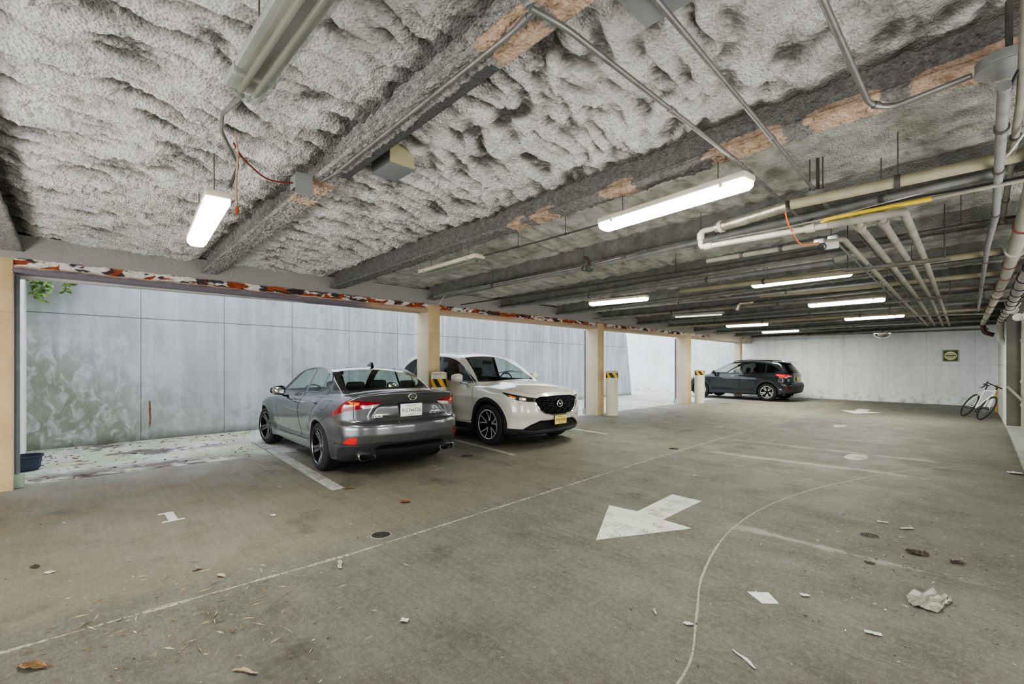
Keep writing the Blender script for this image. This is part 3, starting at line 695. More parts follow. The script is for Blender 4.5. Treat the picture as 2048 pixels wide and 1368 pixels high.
def wheel(parent, pos, side, R, W, rr, style, turn=0.):
    """tyre with tread blocks; rim and brake disc are sub-parts. side: +1 outer face towards +y"""
    M = Matrix.Translation(pos) @ Matrix.Rotation(turn, 4, 'Z') @ Matrix.Rotation(-side * PI / 2, 4, 'X')   # local +z -> outward
    h = W / 2; mb = MB()
    prof = [(rr, h - .012), (rr + .012, h), (rr + .45 * (R - rr), h + .004), (R - .03, h - .004), (R - .012, h - .016), (R - .003, h - .035)]
    for k in range(4):           # circumferential grooves
        g = h - .05 - k * (W - .1) / 3
        prof += [(R, g + .006), (R - .007, g + .004), (R - .007, g - .004), (R, g - .006)]
    prof += [(R - .003, -h + .035), (R - .012, -h + .016), (R - .03, -h + .004), (rr + .012, -h), (rr, -h + .012)]
    mb.lathe(prof, 56, M)
    w = mb.build('wheel', M_tire, parent, angle=30)
    rb = MB()
    rb.lathe([(rr + .004, h - .006), (rr - .006, h - .004), (rr - .014, h - .012), (rr - .02, h - .05), (rr - .028, -h + .02), (rr, -h)], 56, M, 2)
    rb.lathe([(rr + .0045, h - .004), (rr - .007, h - .001), (rr - .013, h - .008)], 56, M, 0)
    rb.lathe([(.0, h - .028), (.028, h - .03), (.032, h - .036), (.062, h - .04), (.068, h - .055), (.068, -.02)], 28, M, 1)
    def spoke(a0, a1, w0, w1, r0=.05, r1=None, face=0, side_m=1, d0=.045, d1=.018, th=.03):
        r1 = r1 or rr - .008
        # a face strip from (r0,a0) to (r1,a1) with side walls
        n = 7; L_, R_ = [], []
        for i in range(n):
            t = i / (n - 1); r = r0 + (r1 - r0) * t; a = a0 + (a1 - a0) * t; w = w0 + (w1 - w0) * t
            z = h - d0 + (d0 - d1) * t ** 1.6 - .008 * math.sin(PI * t)
            c, s_ = math.cos(a), math.sin(a)
            L_.append((r * c - w / 2 * s_, r * s_ + w / 2 * c, z)); R_.append((r * c + w / 2 * s_, r * s_ - w / 2 * c, z))
        V = []
        for l, r_ in zip(L_, R_):
            l, r_ = Vector(l), Vector(r_); dz = Vector((0, 0, th)); o = (l - r_).normalized() * .004
            V += [l + o - dz, l - Vector((0, 0, .003)) + o, l, r_, r_ - Vector((0, 0, .003)) - o, r_ - o - dz]
        V = [M @ v for v in V]
        for j in range(5):
            fs = [(i * 6 + j, i * 6 + j + 1, (i + 1) * 6 + j + 1, (i + 1) * 6 + j) for i in range(n - 1)]
            rb.add(V, fs, face if j == 2 else side_m)
    if style == 'lexus':          # five pairs of twin spokes
        for k in range(5):
            a = 2 * PI * k / 5 + PI / 2
            for s_ in (-1, 1): spoke(a + s_ * .22, a + s_ * .135, .03, .026, face=0)
            spoke(a + .20, a - .05, .02, .012, r0=.09, face=1, d0=.06, d1=.03)
    elif style == 'mazda':        # ten slim spokes in V pairs
        for k in range(5):
            a = 2 * PI * k / 5 + PI / 2
            for s_ in (-1, 1):
                spoke(a + s_ * .10, a + s_ * .29, .024, .022, face=0)
                spoke(a + s_ * .02, a + s_ * .19, .014, .016, r0=.07, face=1, d0=.055, d1=.03)
    else:                         # five wide split spokes
        for k in range(5):
            a = 2 * PI * k / 5 + PI / 2
            for s_ in (-1, 1): spoke(a + s_ * .10, a + s_ * .22, .022, .03, face=0)
            spoke(a, a, .09, .12, face=1, d0=.05, d1=.024)
    rim = rb.build('rim', [M_rimface if style != 'lexus' else simple('machined dark alloy face', (.25, .25, .26), .28, 1.), M_rimdk if style == 'lexus' else M_rimblk, M_rimblk], w, angle=25)
    db = MB(); db.lathe([(.0, -.03), (R * .46, -.03), (R * .46, -.05), (0, -.05)], 40, M)
    db.build('brake_disc', M_brake, w)
    return w

def seat(mb, x, y, z, fwd=1., bench=None):
    """fwd is +1 towards the car's front (+x)"""
    hw = .24 if bench is None else bench
    mb.bbox((x - .22, y - hw, z), (x + .28, y + hw, z + .14), .05)
    R_ = Matrix.Translation((x - .2, y, z + .1)) @ Matrix.Rotation(math.radians(-16), 4, 'Y')
    mb.bbox((-.07, -hw + .01, 0), (.07, hw - .01, .58), .05, R_)
    for yy in ([0] if bench is None else [-.40, .40]):
        mb.bbox((-.05, yy - .13, .61), (.05, yy + .13, .79), .045, R_, seg=3)
        for s_ in (-.05, .05): mb.tube([R_ @ Vector((0, yy + s_, .55)), R_ @ Vector((0, yy + s_, .65))], .007, 6)

def car_fn(S):
    L = S['L']
    def fn(x, y, z):
        ay = np.abs(y)
        flare = 0.
        for xa in S['axles']:
            r = np.sqrt((x - xa) ** 2 + (z - S['R']) ** 2)
            flare = flare + S['flare'] * np.exp(-((r - S['Ra']) / .12) ** 2)
        w = S['wplan'](x) - S['sec'](z) + flare
        if 'side' in S: w = w + S['side'](x, z)
        top = z - (S['ztop'](x) - S['crown'] * (ay / .8) ** 2.2)
        if 'topx' in S: top = top - S['topx'](x, ay)
        rear = S['xr'](z) + S['planr'](ay) - x
        if 'rearx' in S: rear = rear + S['rearx'](ay, z)
        front = x - (L - S['xf'](z) - S['planf'](ay))
        if 'frontx' in S: front = front + S['frontx'](ay, z)
        f = smax(top, ay - w, S.get('k1', .06)); f = smax(f, rear, S.get('kr', .035)); f = smax(f, front, S.get('kf', .04))
        f = smax(f, S['zbot'](x) - z, .05)
        xs = x + S['bow'] * ay ** 2 * np.tanh((x - S['xm']) / .5)
        gt = z - (S['zroof'](xs) - S['rcrown'] * ay ** 2)
        gs = ay - (S['wb'](x) - S['tum'] * (z - S['zb']))
        gh = smax(gt, gs, S.get('kg', .07)); gh = smax(smax(gh, S['zb'] - .2 - z, .02), rear + .02, .03)
        f = smin(f, gh, .025)
        return f
    return fn

def car_shell(S, h):
    fn = car_fn(S); W = S['W'] + .04
    V, N, T = surface_nets(fn, (-.06, -W, .08), (S['L'] + .06, W, S['H'] + .05), h)
    sh = Shell(V, N, T)
    for xa in S['axles']:
        sh.cut('hole', lambda v, xa=xa: np.hypot(v[:, 0] - xa, v[:, 2] - S['R']) - S['Ra'], lambda s: (np.abs(s.V[s.T].mean(1)[:, 1]) > .5) & (s.V[s.T].mean(1)[:, 2] < S['R'] + S['Ra'] + .1))
    sh.cut('well', lambda v: np.where(v[:, 2] < .5, 1, 1) * (v[:, 2] - (S['zbot'](v[:, 0]) + .04)), lambda s: s.fn()[:, 2] < -.75)
    return sh
def wheel_wells(S, sh, car):
    for xa in S['axles']:
        for s_ in (1, -1):
            A = np.linspace(-.55, PI + .55, 49); P = np.zeros((4, 49, 3)); Ra = S['Ra']
            for j, a in enumerate(A):
                cx, cz = xa + Ra * math.cos(a), S['R'] + Ra * math.sin(a)
                h, n = sh.hit((cx, s_ * 3, max(cz, .2)), (0, -s_, 0)); yo = abs(h.y) - .002 if h is not None else .8
                P[0, j] = (cx, s_ * yo, cz); P[1, j] = (xa + (Ra - .02) * math.cos(a), s_ * (yo - .012), S['R'] + (Ra - .02) * math.sin(a))
                P[2, j] = (xa + (Ra + .01) * math.cos(a), s_ * .52, S['R'] + (Ra + .01) * math.sin(a)); P[3, j] = (xa, s_ * .5, S['R'])
            mb = MB(); mb.grid(P); mb.build('wheel_well', M_well, car)
def sm(poly, n=6, corners=()):
    """closed Catmull-Rom curve through the polygon; points listed in corners stay sharp"""
    out = []; m = len(poly)
    for i in range(m):
        p0, p1, p2, p3 = (np.array(poly[(i + k) % m], float) for k in (-1, 0, 1, 2))
        if i in corners: p0 = p1 - (p2 - p1)
        if (i + 1) % m in corners: p3 = p2 + (p2 - p1)
        for k in range(n):
            t = k / n
            out.append(tuple(.5 * ((2 * p1) + (-p0 + p2) * t + (2 * p0 - 5 * p1 + 4 * p2 - p3) * t * t + (-p0 + 3 * p1 - 3 * p2 + p3) * t ** 3)))
    return out
C_xz = lambda poly: (lambda v: poly_sd(v[:, [0, 2]], poly))
def C_yz(poly): return lambda v: poly_sd(np.stack([np.abs(v[:, 1]), v[:, 2]], 1), poly)
def C_yz1(poly): return lambda v: poly_sd(v[:, [1, 2]], poly)
def C_az(poly, x0=0., sg=1): return lambda v: poly_sd(np.stack([np.abs(v[:, 1]) + sg * (v[:, 0] - x0), v[:, 2]], 1), poly)
def is_body(s): return s.L == 0
def m_side(lim=.55, *labs):
    def f(s):
        m = np.abs(s.fn()[:, 1]) > lim
        return m & np.isin(s.L, [s.names.index(q) for q in labs or ('body',)])
    return f
def m_x(sgn, lim=.2, *labs, zmin=0.):
    def f(s):
        m = (s.fn()[:, 0] * sgn > lim) & (s.V[s.T].mean(1)[:, 2] > zmin)
        return m & np.isin(s.L, [s.names.index(q) for q in labs or ('body',)])
    return f

def door_handle(sh, parent, x, z, side, mat, ln=.2):
    h, n = sh.hit((x, side * 3, z), (0, -side, 0))
    if h is None: return
    mb = MB(); p = [h + Vector((t * ln / 2, side * (.028 * (1 - t * t) ** .5 + .004), .012 * t)) for t in (-1, -.8, -.4, 0, .4, .8, 1)]
    mb.tube(p, [.008, .012, .014, .015, .014, .012, .008], 8)
    return mb.build('door_handle', mat, parent)
def cup(sh, parent, x, z, side, mat):
    pass
def mirror(car, pos, side, cap_mat, scale=1., back=1):
    """door mirror: housing with a stalk and the glass as sub-parts"""
    mb = MB(); nu, nv = 14, 20; P = np.zeros((nu, nv + 1, 3))
    for i in range(nu):
        u = i / (nu - 1) * PI
        for j in range(nv + 1):
            v = j / nv * 2 * PI
            sx = math.cos(u); r = math.sin(u) ** .6
            cv, sv = (math.copysign(abs(q_) ** .7, q_) for q_ in (math.cos(v), math.sin(v))); P[i, j] = (pos[0] + .085 * scale * (sx if sx > 0 else sx * .35), pos[1] + side * .12 * scale * r * cv * (1 - .1 * sx), pos[2] + .078 * scale * r * sv * (1 - .2 * cv))
    mb.grid(P); o = mb.build('mirror', cap_mat, car)
    s = MB(); s.tube([(pos[0] + .02, pos[1] - side * .05, pos[2] - .06), (pos[0] + .03, pos[1] - side * .10, pos[2] - .085), (pos[0] + .05, pos[1] - side * .20, pos[2] - .095)], [.02, .022, .03], 10, sx=1.4)
    s.build('mirror_stalk', M_gloss, o)
    g = MB(); R_ = Matrix.Translation((pos[0] - .031 * scale, pos[1], pos[2])) @ Matrix.Rotation(PI / 2, 4, 'Y')
    g.bbox((-.055 * scale, -.095 * scale, -.002), (.055 * scale, .095 * scale, .002), .002, R_)
    g.build('mirror_glass', M_chrome, o)
    return o
def plate(car, M, text, top, bottom, face, frame=M_black, tw=.30, th=.15, fr=.008):
    """M: plate plane (x right, y up, z outward)"""
    b = MB(); b.bbox((-tw / 2 - fr, -th / 2 - fr, -.012), (tw / 2 + fr, th / 2 + fr, -.001), .006, M)
    o = b.build('plate_frame', frame, car)
    p = MB(); p.bbox((-tw / 2, -th / 2, -.002), (tw / 2, th / 2, .003), .002, M); q = p.build('number_plate', face, o)
    up = lambda y: M @ Matrix.Translation((0, y, .0035))
    text_mesh('plate_lettering', text, .074, M_ink, up(-.004), o, .0006, .86)
    if top: text_mesh('plate_lettering', top, .028, M_ink, up(.053), o, .0006, 1.)
    if bottom: text_mesh('plate_lettering', bottom, .017, M_ink, up(-.06), o, .0006, 1.)
    return o

# ================= grey saloon =================
def build_sedan():
    S = dict(L=4.68, W=.93, H=1.43, axles=(1.0, 3.80), R=.325, Ra=.362, flare=.022, kr=.024, crown=.075, bow=.22, xm=2.0, rcrown=.13, tum=.44, zb=.95, kg=.05, k1=.07)
    S['ztop'] = Crv([(-.1, 1.00), (.03, 1.07), (.10, 1.088), (.18, 1.083), (.30, 1.072), (.55, 1.078), (.9, 1.065), (1.4, 1.04), (2.4, 1.0), (3.2, .99), (3.5, .975), (3.9, .915), (4.3, .815), (4.55, .70), (4.7, .58)], .07)
    S['wplan'] = Crv([(0, .845), (.35, .875), (.75, .90), (1.1, .905), (1.8, .89), (2.5, .885), (3.2, .895), (3.8, .905), (4.2, .88), (4.68, .78)], .25)
    S['sec'] = Crv([(.12, .085), (.22, .06), (.34, .035), (.5, .03), (.62, .012), (.74, .0), (.83, .004), (.90, .028), (.97, .075), (1.06, .15), (1.2, .30)], .06)
    S['zbot'] = Crv([(0, .27), (.25, .21), (.6, .19), (1.5, .19), (4.2, .18), (4.68, .2)], .1)
    S['xr'] = Crv([(.15, .26), (.24, .15), (.30, .075), (.40, .035), (.45, .018), (.54, .0), (.64, .0), (.675, .010), (.70, .045), (.725, .062), (.78, .070), (.88, .085), (.93, .088), (.96, .072), (1.02, .05), (1.07, .028), (1.12, .03)], .022)
    S['planr'] = Crv([(-.1, 0), (0, 0), (.3, .012), (.5, .04), (.65, .09), (.75, .155), (.82, .24), (.88, .36), (.93, .5)], .08)
    S['xf'] = Crv([(.15, .22), (.22, .08), (.3, .03), (.5, .0), (.62, .02), (.7, .09), (.8, .3), (.9, .6)], .06)
    S['planf'] = Crv([(-.1, 0), (0, 0), (.3, .03), (.5, .09), (.7, .22), (.85, .42), (.93, .6)], .08)
    S['zroof'] = Crv([(.34, .99), (.44, 1.045), (.56, 1.10), (.74, 1.19), (.92, 1.272), (1.10, 1.338), (1.3, 1.386), (1.6, 1.42), (1.95, 1.432), (2.25, 1.42), (2.5, 1.39), (2.7, 1.335), (3.0, 1.20), (3.3, 1.055), (3.5, .955)], .14)
    S['wb'] = Crv([(.3, .64), (.7, .71), (1.1, .77), (1.6, .80), (2.4, .805), (3.1, .80), (3.5, .77)], .2)
    def side(x, z):
        # rising lower scallop from the rocker to the rear arch, and a soft shoulder
        zl = .30 + .05 * np.clip((2.9 - x) / 1.5, 0, 1) ** 2 + .25 * np.clip((1.62 - x) / .3, 0, 1) ** 2
        d = z - zl
        sc = -.028 * np.exp(-((d - .09) / .085) ** 2) * np.clip((x - 1.35) / .15, 0, 1) * np.clip((3.45 - x) / .2, 0, 1)
        haunch = .016 * np.exp(-((z - .80) / .09) ** 2) * np.exp(-((x - .95) / .45) ** 2)
        return sc + haunch
    S['side'] = side
    def rearx(ay, z):
        sg = lambda t, w: 1 / (1 + np.exp(np.clip(-t / w, -40, 40)))
        rec = .034 * sg(.45 + .11 * np.clip((.92 - z) / .17, 0, 1) - ay, .016) * sg(z - .752, .013) * sg(.915 - z, .010)
        dif = .05 * sg(.44 - ay, .02) * sg(.39 - z, .008)
        return rec + dif
    S['rearx'] = rearx
    sh = car_shell(S, .0155)
    car = empty('sedan', (-5.29, 3.22, 0), PI - math.radians(2.4), 'dark grey four-door sedan seen from behind, parked beside the white SUV', 'car')
    # ---- glazing
    win = sm([(3.10, .985), (2.2, 1.005), (1.40, 1.028), (1.15, 1.115), (1.10, 1.155), (1.125, 1.22), (1.22, 1.285), (1.40, 1.337), (1.65, 1.364), (1.95, 1.368), (2.25, 1.345), (2.52, 1.285), (2.82, 1.145)], 6, (0, 2, 3))
    sh.cut('daylight', C_xz(win), m_side(.22))
    sh.cut('front_door_window', C_xz([(1.925, .90), (1.845, 1.5), (3.4, 1.5), (3.4, .9)]), m_side(.1, 'daylight'))
    sh.cut('rear_door_window', C_xz([(1.855, .90), (1.775, 1.5), (1.29, 1.5), (1.35, .9)]), m_side(.1, 'daylight'))
    sh.cut('quarter_window', C_xz([(1.325, .90), (1.265, 1.5), (.7, 1.5), (.7, .9)]), m_side(.1, 'daylight'))
    sh.cut('backsurround', C_yz([(0, 1.085), (.70, 1.075), (.585, 1.40), (0, 1.425)]), m_x(-1, .12, zmin=1.0))
    sh.cut('rear_window', C_yz([(0, 1.105), (.615, 1.10), (.50, 1.35), (.3, 1.365), (0, 1.37)]), m_x(-1, .1, 'backsurround', zmin=1.0))
    sh.cut('windshield', C_yz([(0, 1.0), (.70, .98), (.56, 1.335), (0, 1.385)]), m_x(1, .2, zmin=1.0))
    # ---- lamps and lower rear
    lamp = [(.50, .945), (.80, .972), (1.02, .985), (1.10, .982), (1.22, .90), (1.50, .765), (1.36, .785), (1.06, .845), (.80, .872), (.62, .895)]
    wr = lambda s: (s.V[s.T].mean(1)[:, 0] < 1.0) & (s.V[s.T].mean(1)[:, 2] > .7) & (s.L == 0)
    sh.cut('tail_lamp', C_az(lamp), wr)
    sh.cut('clear', C_az([(.44, .935), (.56, .924), (.80, .905), (.80, .855), (.56, .862)]), lambda s: s.L == s.names.index('tail_lamp'))
    sh.cut('clear', C_az([(.54, .926), (.80, .905), (.80, .866), (.62, .88)]), wr)
    sh.cut('amber', C_az([(.84, .95), (1.03, .965), (1.0, .915), (.86, .915)]), lambda s: s.L == s.names.index('tail_lamp'))
    sh.cut('rear_reflector', C_az([(.845, .525), (.98, .522), (1.135, .452), (1.04, .44), (.87, .437)]), lambda s: (s.V[s.T].mean(1)[:, 0] < .6) & (s.V[s.T].mean(1)[:, 2] < .6) & (s.L == 0))
    sh.cut('rear_valance', C_az([(-.2, .44), (.5, .44), (.95, .41), (1.25, .395), (1.4, .1), (-.2, .1)]), lambda s: (s.V[s.T].mean(1)[:, 0] < .55) & (s.V[s.T].mean(1)[:, 2] < .5) & np.isin(s.L, [0]) & (s.fn()[:, 0] < .2))
    sh.cut('diffuser', C_yz([(0, .415), (.42, .415), (.50, .37), (.50, .355), (0, .335)]), lambda s: (s.L == s.names.index('rear_valance')) & (s.fn()[:, 0] < -.2))
    # ---- panels
    sh.cut('trunk_lid', C_yz([(-.1, .70), (.68, .70), (.72, .74), (.72, .95), (.72, 1.03), (.64, 1.10), (-.1, 1.12)]), lambda s: (s.L == 0) & (s.V[s.T].mean(1)[:, 0] < .62))
    fd = [(3.10, .40), (3.10, .97), (2.9, .985), (1.90, 1.008), (1.935, .75), (1.93, .345), (2.6, .325), (3.05, .34)]
    rd = [(1.918, .345), (1.923, .75), (1.888, 1.008), (1.40, 1.026), (1.12, 1.10), (1.06, 1.06), (1.10, .90), (1.22, .75), (1.36, .64), (1.46, .45), (1.56, .345)]
    sh.cut('front_door', C_xz(fd), m_side(.35)); sh.cut('rear_door', C_xz(rd), m_side(.35))
    sh.cut('hood', lambda v: np.maximum(np.abs(v[:, 1]) - .74, np.maximum(3.35 - v[:, 0], v[:, 0] - 4.42)), lambda s: (s.L == 0) & (s.fn()[:, 2] > .6))
    P = lambda lab, name, mat, side=0, off=0., par=car: sh.part(lab, name, mat, par, side, off)
    P('body', 'body_shell', M_gray); P('well', 'underbody', M_well); [sh.part('daylight', nm_, M_gloss, car, q_, 0., (lambda c, k_=k_: (c[:, 0] - 1.55) * k_ > 0)) for q_ in (1, -1) for nm_, k_ in (('door_pillar_trim', 1), ('rear_pillar_trim', -1))]
    P('windshield', 'windshield', M_glass); tk = P('trunk_lid', 'trunk_lid', M_gray); P('hood', 'hood', M_gray)
    P('backsurround', 'rear_window_surround', M_gloss); P('rear_window', 'rear_window', thin_glass('lightly tinted glass', (.74, .84, .79)))
    va = P('rear_valance', 'rear_valance', simple('satin dark valance', (.022, .023, .025), .35)); P('diffuser', 'diffuser_mesh', M_black, par=va)
    for s_ in (1, -1):
        fdo = P('front_door', 'front_door', M_gray, s_); rdo = P('rear_door', 'rear_door', M_gray, s_)
        P('front_door_window', 'door_window', M_glass, s_, par=fdo); P('rear_door_window', 'door_window', M_glass, s_, par=rdo)
        P('quarter_window', 'quarter_window', M_glass, s_)
        tl = P('tail_lamp', 'tail_lamp', M_red, s_); P('clear', 'reversing_lens', M_clear, s_, par=tl)
        a = P('amber', 'amber_lens', M_amber, s_, par=tl); P('rear_reflector', 'rear_reflector', M_redb, s_)
        door_handle(sh, fdo, 2.08, .875, s_, M_gray, .21); door_handle(sh, rdo, 1.20, .91, s_, M_gray, .21)
        pj = side_proj(s_)
        sh.ribbon('door_seam', fd, .007, M_seam, fdo, pj, .0012, True); sh.ribbon('door_seam', rd, .007, M_seam, rdo, pj, .0012, True)
        sh.ribbon('window_trim', win, .016, M_dchrome, car, pj, .003, True, .03, .004)
        sh.ribbon('bumper_seam', [(.615, .765), (.80, .70)], .006, M_seam, car, pj, .0012)
        sh.ribbon('fuel_flap_seam' if s_ > 0 else 'rear_wing_seam', [(.66, .955), (.90, .945), (.92, .85), (.80, .82), (.72, .86)] if s_ > 0 else [(.62, .99), (.5, .99)], .005, M_seam, car, pj, .0012, s_ > 0)
        mirror(car, (2.62, s_ * .985, 1.01), s_, M_gloss, .95)
        for xa in S['axles']:
            wheel(car, (xa, s_ * .782, .325), s_, .325, .24, .237, 'lexus', turn=(.14 if xa > 2 else 0))
        # exhaust finisher: rounded trapezoid pipe
        e = MB(); c = Vector((.135, s_ * .58, .275)); ring = [(-.115, .028), (-.06, .04), (.10, .043), (.118, .03), (.11, -.015), (.085, -.04), (-.06, -.043), (-.11, -.02)]
        for k, (sc, dx) in enumerate(((1, 0), (.86, .004), (.8, .10))):
            pass
        rings = [[(c.x + dx, c.y + s_ * a * sc, c.z + b * sc) for a, b in ring] for sc, dx in ((.98, .14), (1, .0), (.9, -.006), (.82, .03), (.8, .12))]
        vs = [p for r in rings for p in r]; n = len(ring)
        e.add(vs, [(i * n + k, i * n + (k + 1) % n, (i + 1) * n + (k + 1) % n, (i + 1) * n + k) for i in range(4) for k in range(n)])
        ex = e.build('exhaust_tip', M_chrome, car)
        b = MB(); b.add(rings[-1], [tuple(range(n))]); b.build('exhaust_bore', M_well, ex)
    sh.ribbon('trunk_seam', [(-.64, 1.06), (-.72, .98), (-.725, .75), (-.69, .70), (.69, .70), (.725, .75), (.72, .98), (.64, 1.06)], .008, M_seam, tk, rear_proj, .0012, False)
    sh.ribbon('trunk_edge', [(-.60, .728), (.60, .728)], .010, M_dchrome, tk, rear_proj, .002)
    for s_ in (1, -1): sh.ribbon('lower_crease', [(s_ * .30, .448), (s_ * .86, .432)], .008, M_seam, va, rear_proj, .001)
    # shark fin aerial
    h, n = sh.hit((1.36, 0, 3), (0, 0, -1)); f = MB()
    f.add([h + Vector(p) for p in ((-.075, -.026, -.01), (-.075, .026, -.01), (.12, .02, -.004), (.12, -.02, -.004), (-.06, -.010, .062), (-.06, .010, .062), (-.025, .010, .058), (-.025, -.010, .058), (.06, .014, .024), (.06, -.014, .024))], [(0, 4, 5, 1), (4, 7, 6, 5), (7, 9, 8, 6), (9, 3, 2, 8), (0, 3, 9), (0, 9, 7), (0, 7, 4), (1, 8, 2), (1, 6, 8), (1, 5, 6)])
    f.build('roof_aerial', M_gloss, car)
    # plate, emblem, badges
    def RM(y, z, tilt=0.):
        h, n = sh.hit((-2, y, z), (1, 0, 0)); x = h.x
        B = Matrix(((0, 0, -1, 0), (-1, 0, 0, 0), (0, 1, 0, 0), (0, 0, 0, 1)))
        return Matrix.Translation((x - .006, y, z)) @ B @ Matrix.Rotation(tilt, 4, 'X')
    pm = RM(0, .83); pm[0][3] = min(RM(y_, z_)[0][3] for y_ in (0, .1, .15) for z_ in (.755, .77, .80, .84, .88, .90)) - .006
    plate(car, pm, 'KGY 6126', 'NEW YORK', 'EXCELSIOR', M_platew, simple('pale plate frame', (.6, .6, .58), .4))
    st = MB(); st.bbox((-.008, -.008, 0), (.012, .006, .001), .002, pm @ Matrix.Translation((-.004, -.004, .0035))); st.build('plate_state_mark', M_ink, car)
    em = RM(0, 1.005, .15); e = MB()
    e.tube([em @ Vector((.058 * math.cos(t), .042 * math.sin(t), .006)) for t in np.linspace(0, 2 * PI, 33)[:-1]], .0065, 8, True)
    e.tube([em @ Vector(p) for p in ((.022, .040, .006), (-.026, -.014, .006), (.040, -.014, .006))], .0055, 8)
    e.build('emblem', M_badge, tk)
    text_mesh('badge_lettering', 'LEXUS', .034, M_badge, RM(.46, .765), tk, .008, 1.5)
    text_mesh('badge_lettering', 'IS 300 AWD', .030, M_badge, RM(-.40, .770), tk, .016, 1.4)
    # cabin
    wheel_wells(S, sh, car); ins = empty('cabin', (0, 0, 0)); ins.parent = car
    ms = MB(); seat(ms, 2.25, .36, .30); ms.build('front_seat', M_seat, ins)
    ms = MB(); seat(ms, 2.25, -.36, .30); ms.build('front_seat', M_seat, ins)
    ms = MB(); seat(ms, 1.35, 0, .32, bench=.60); ms.build('rear_seat', M_seat, ins)
    ms = MB(); ms.bbox((3.0, -.68, .70), (3.40, .68, .93), .06); ms.build('dashboard', M_seat, ins); ms = MB(); ms.bbox((.65, -.58, .97), (1.10, .58, 1.03), .02); ms.build('parcel_shelf', M_seat, ins)
    ms = MB(); ms.tube([(2.88, .36 + .18 * math.cos(t), .90 + .17 * math.sin(t)) for t in np.linspace(0, 2 * PI, 25)[:-1]], .014, 8, True); ms.build('steering_wheel', M_seat, ins)
    ms = MB(); ms.bbox((2.75, -.12, 1.24), (2.78, .12, 1.30), .01); ms.build('interior_mirror', M_black, ins)
    return car

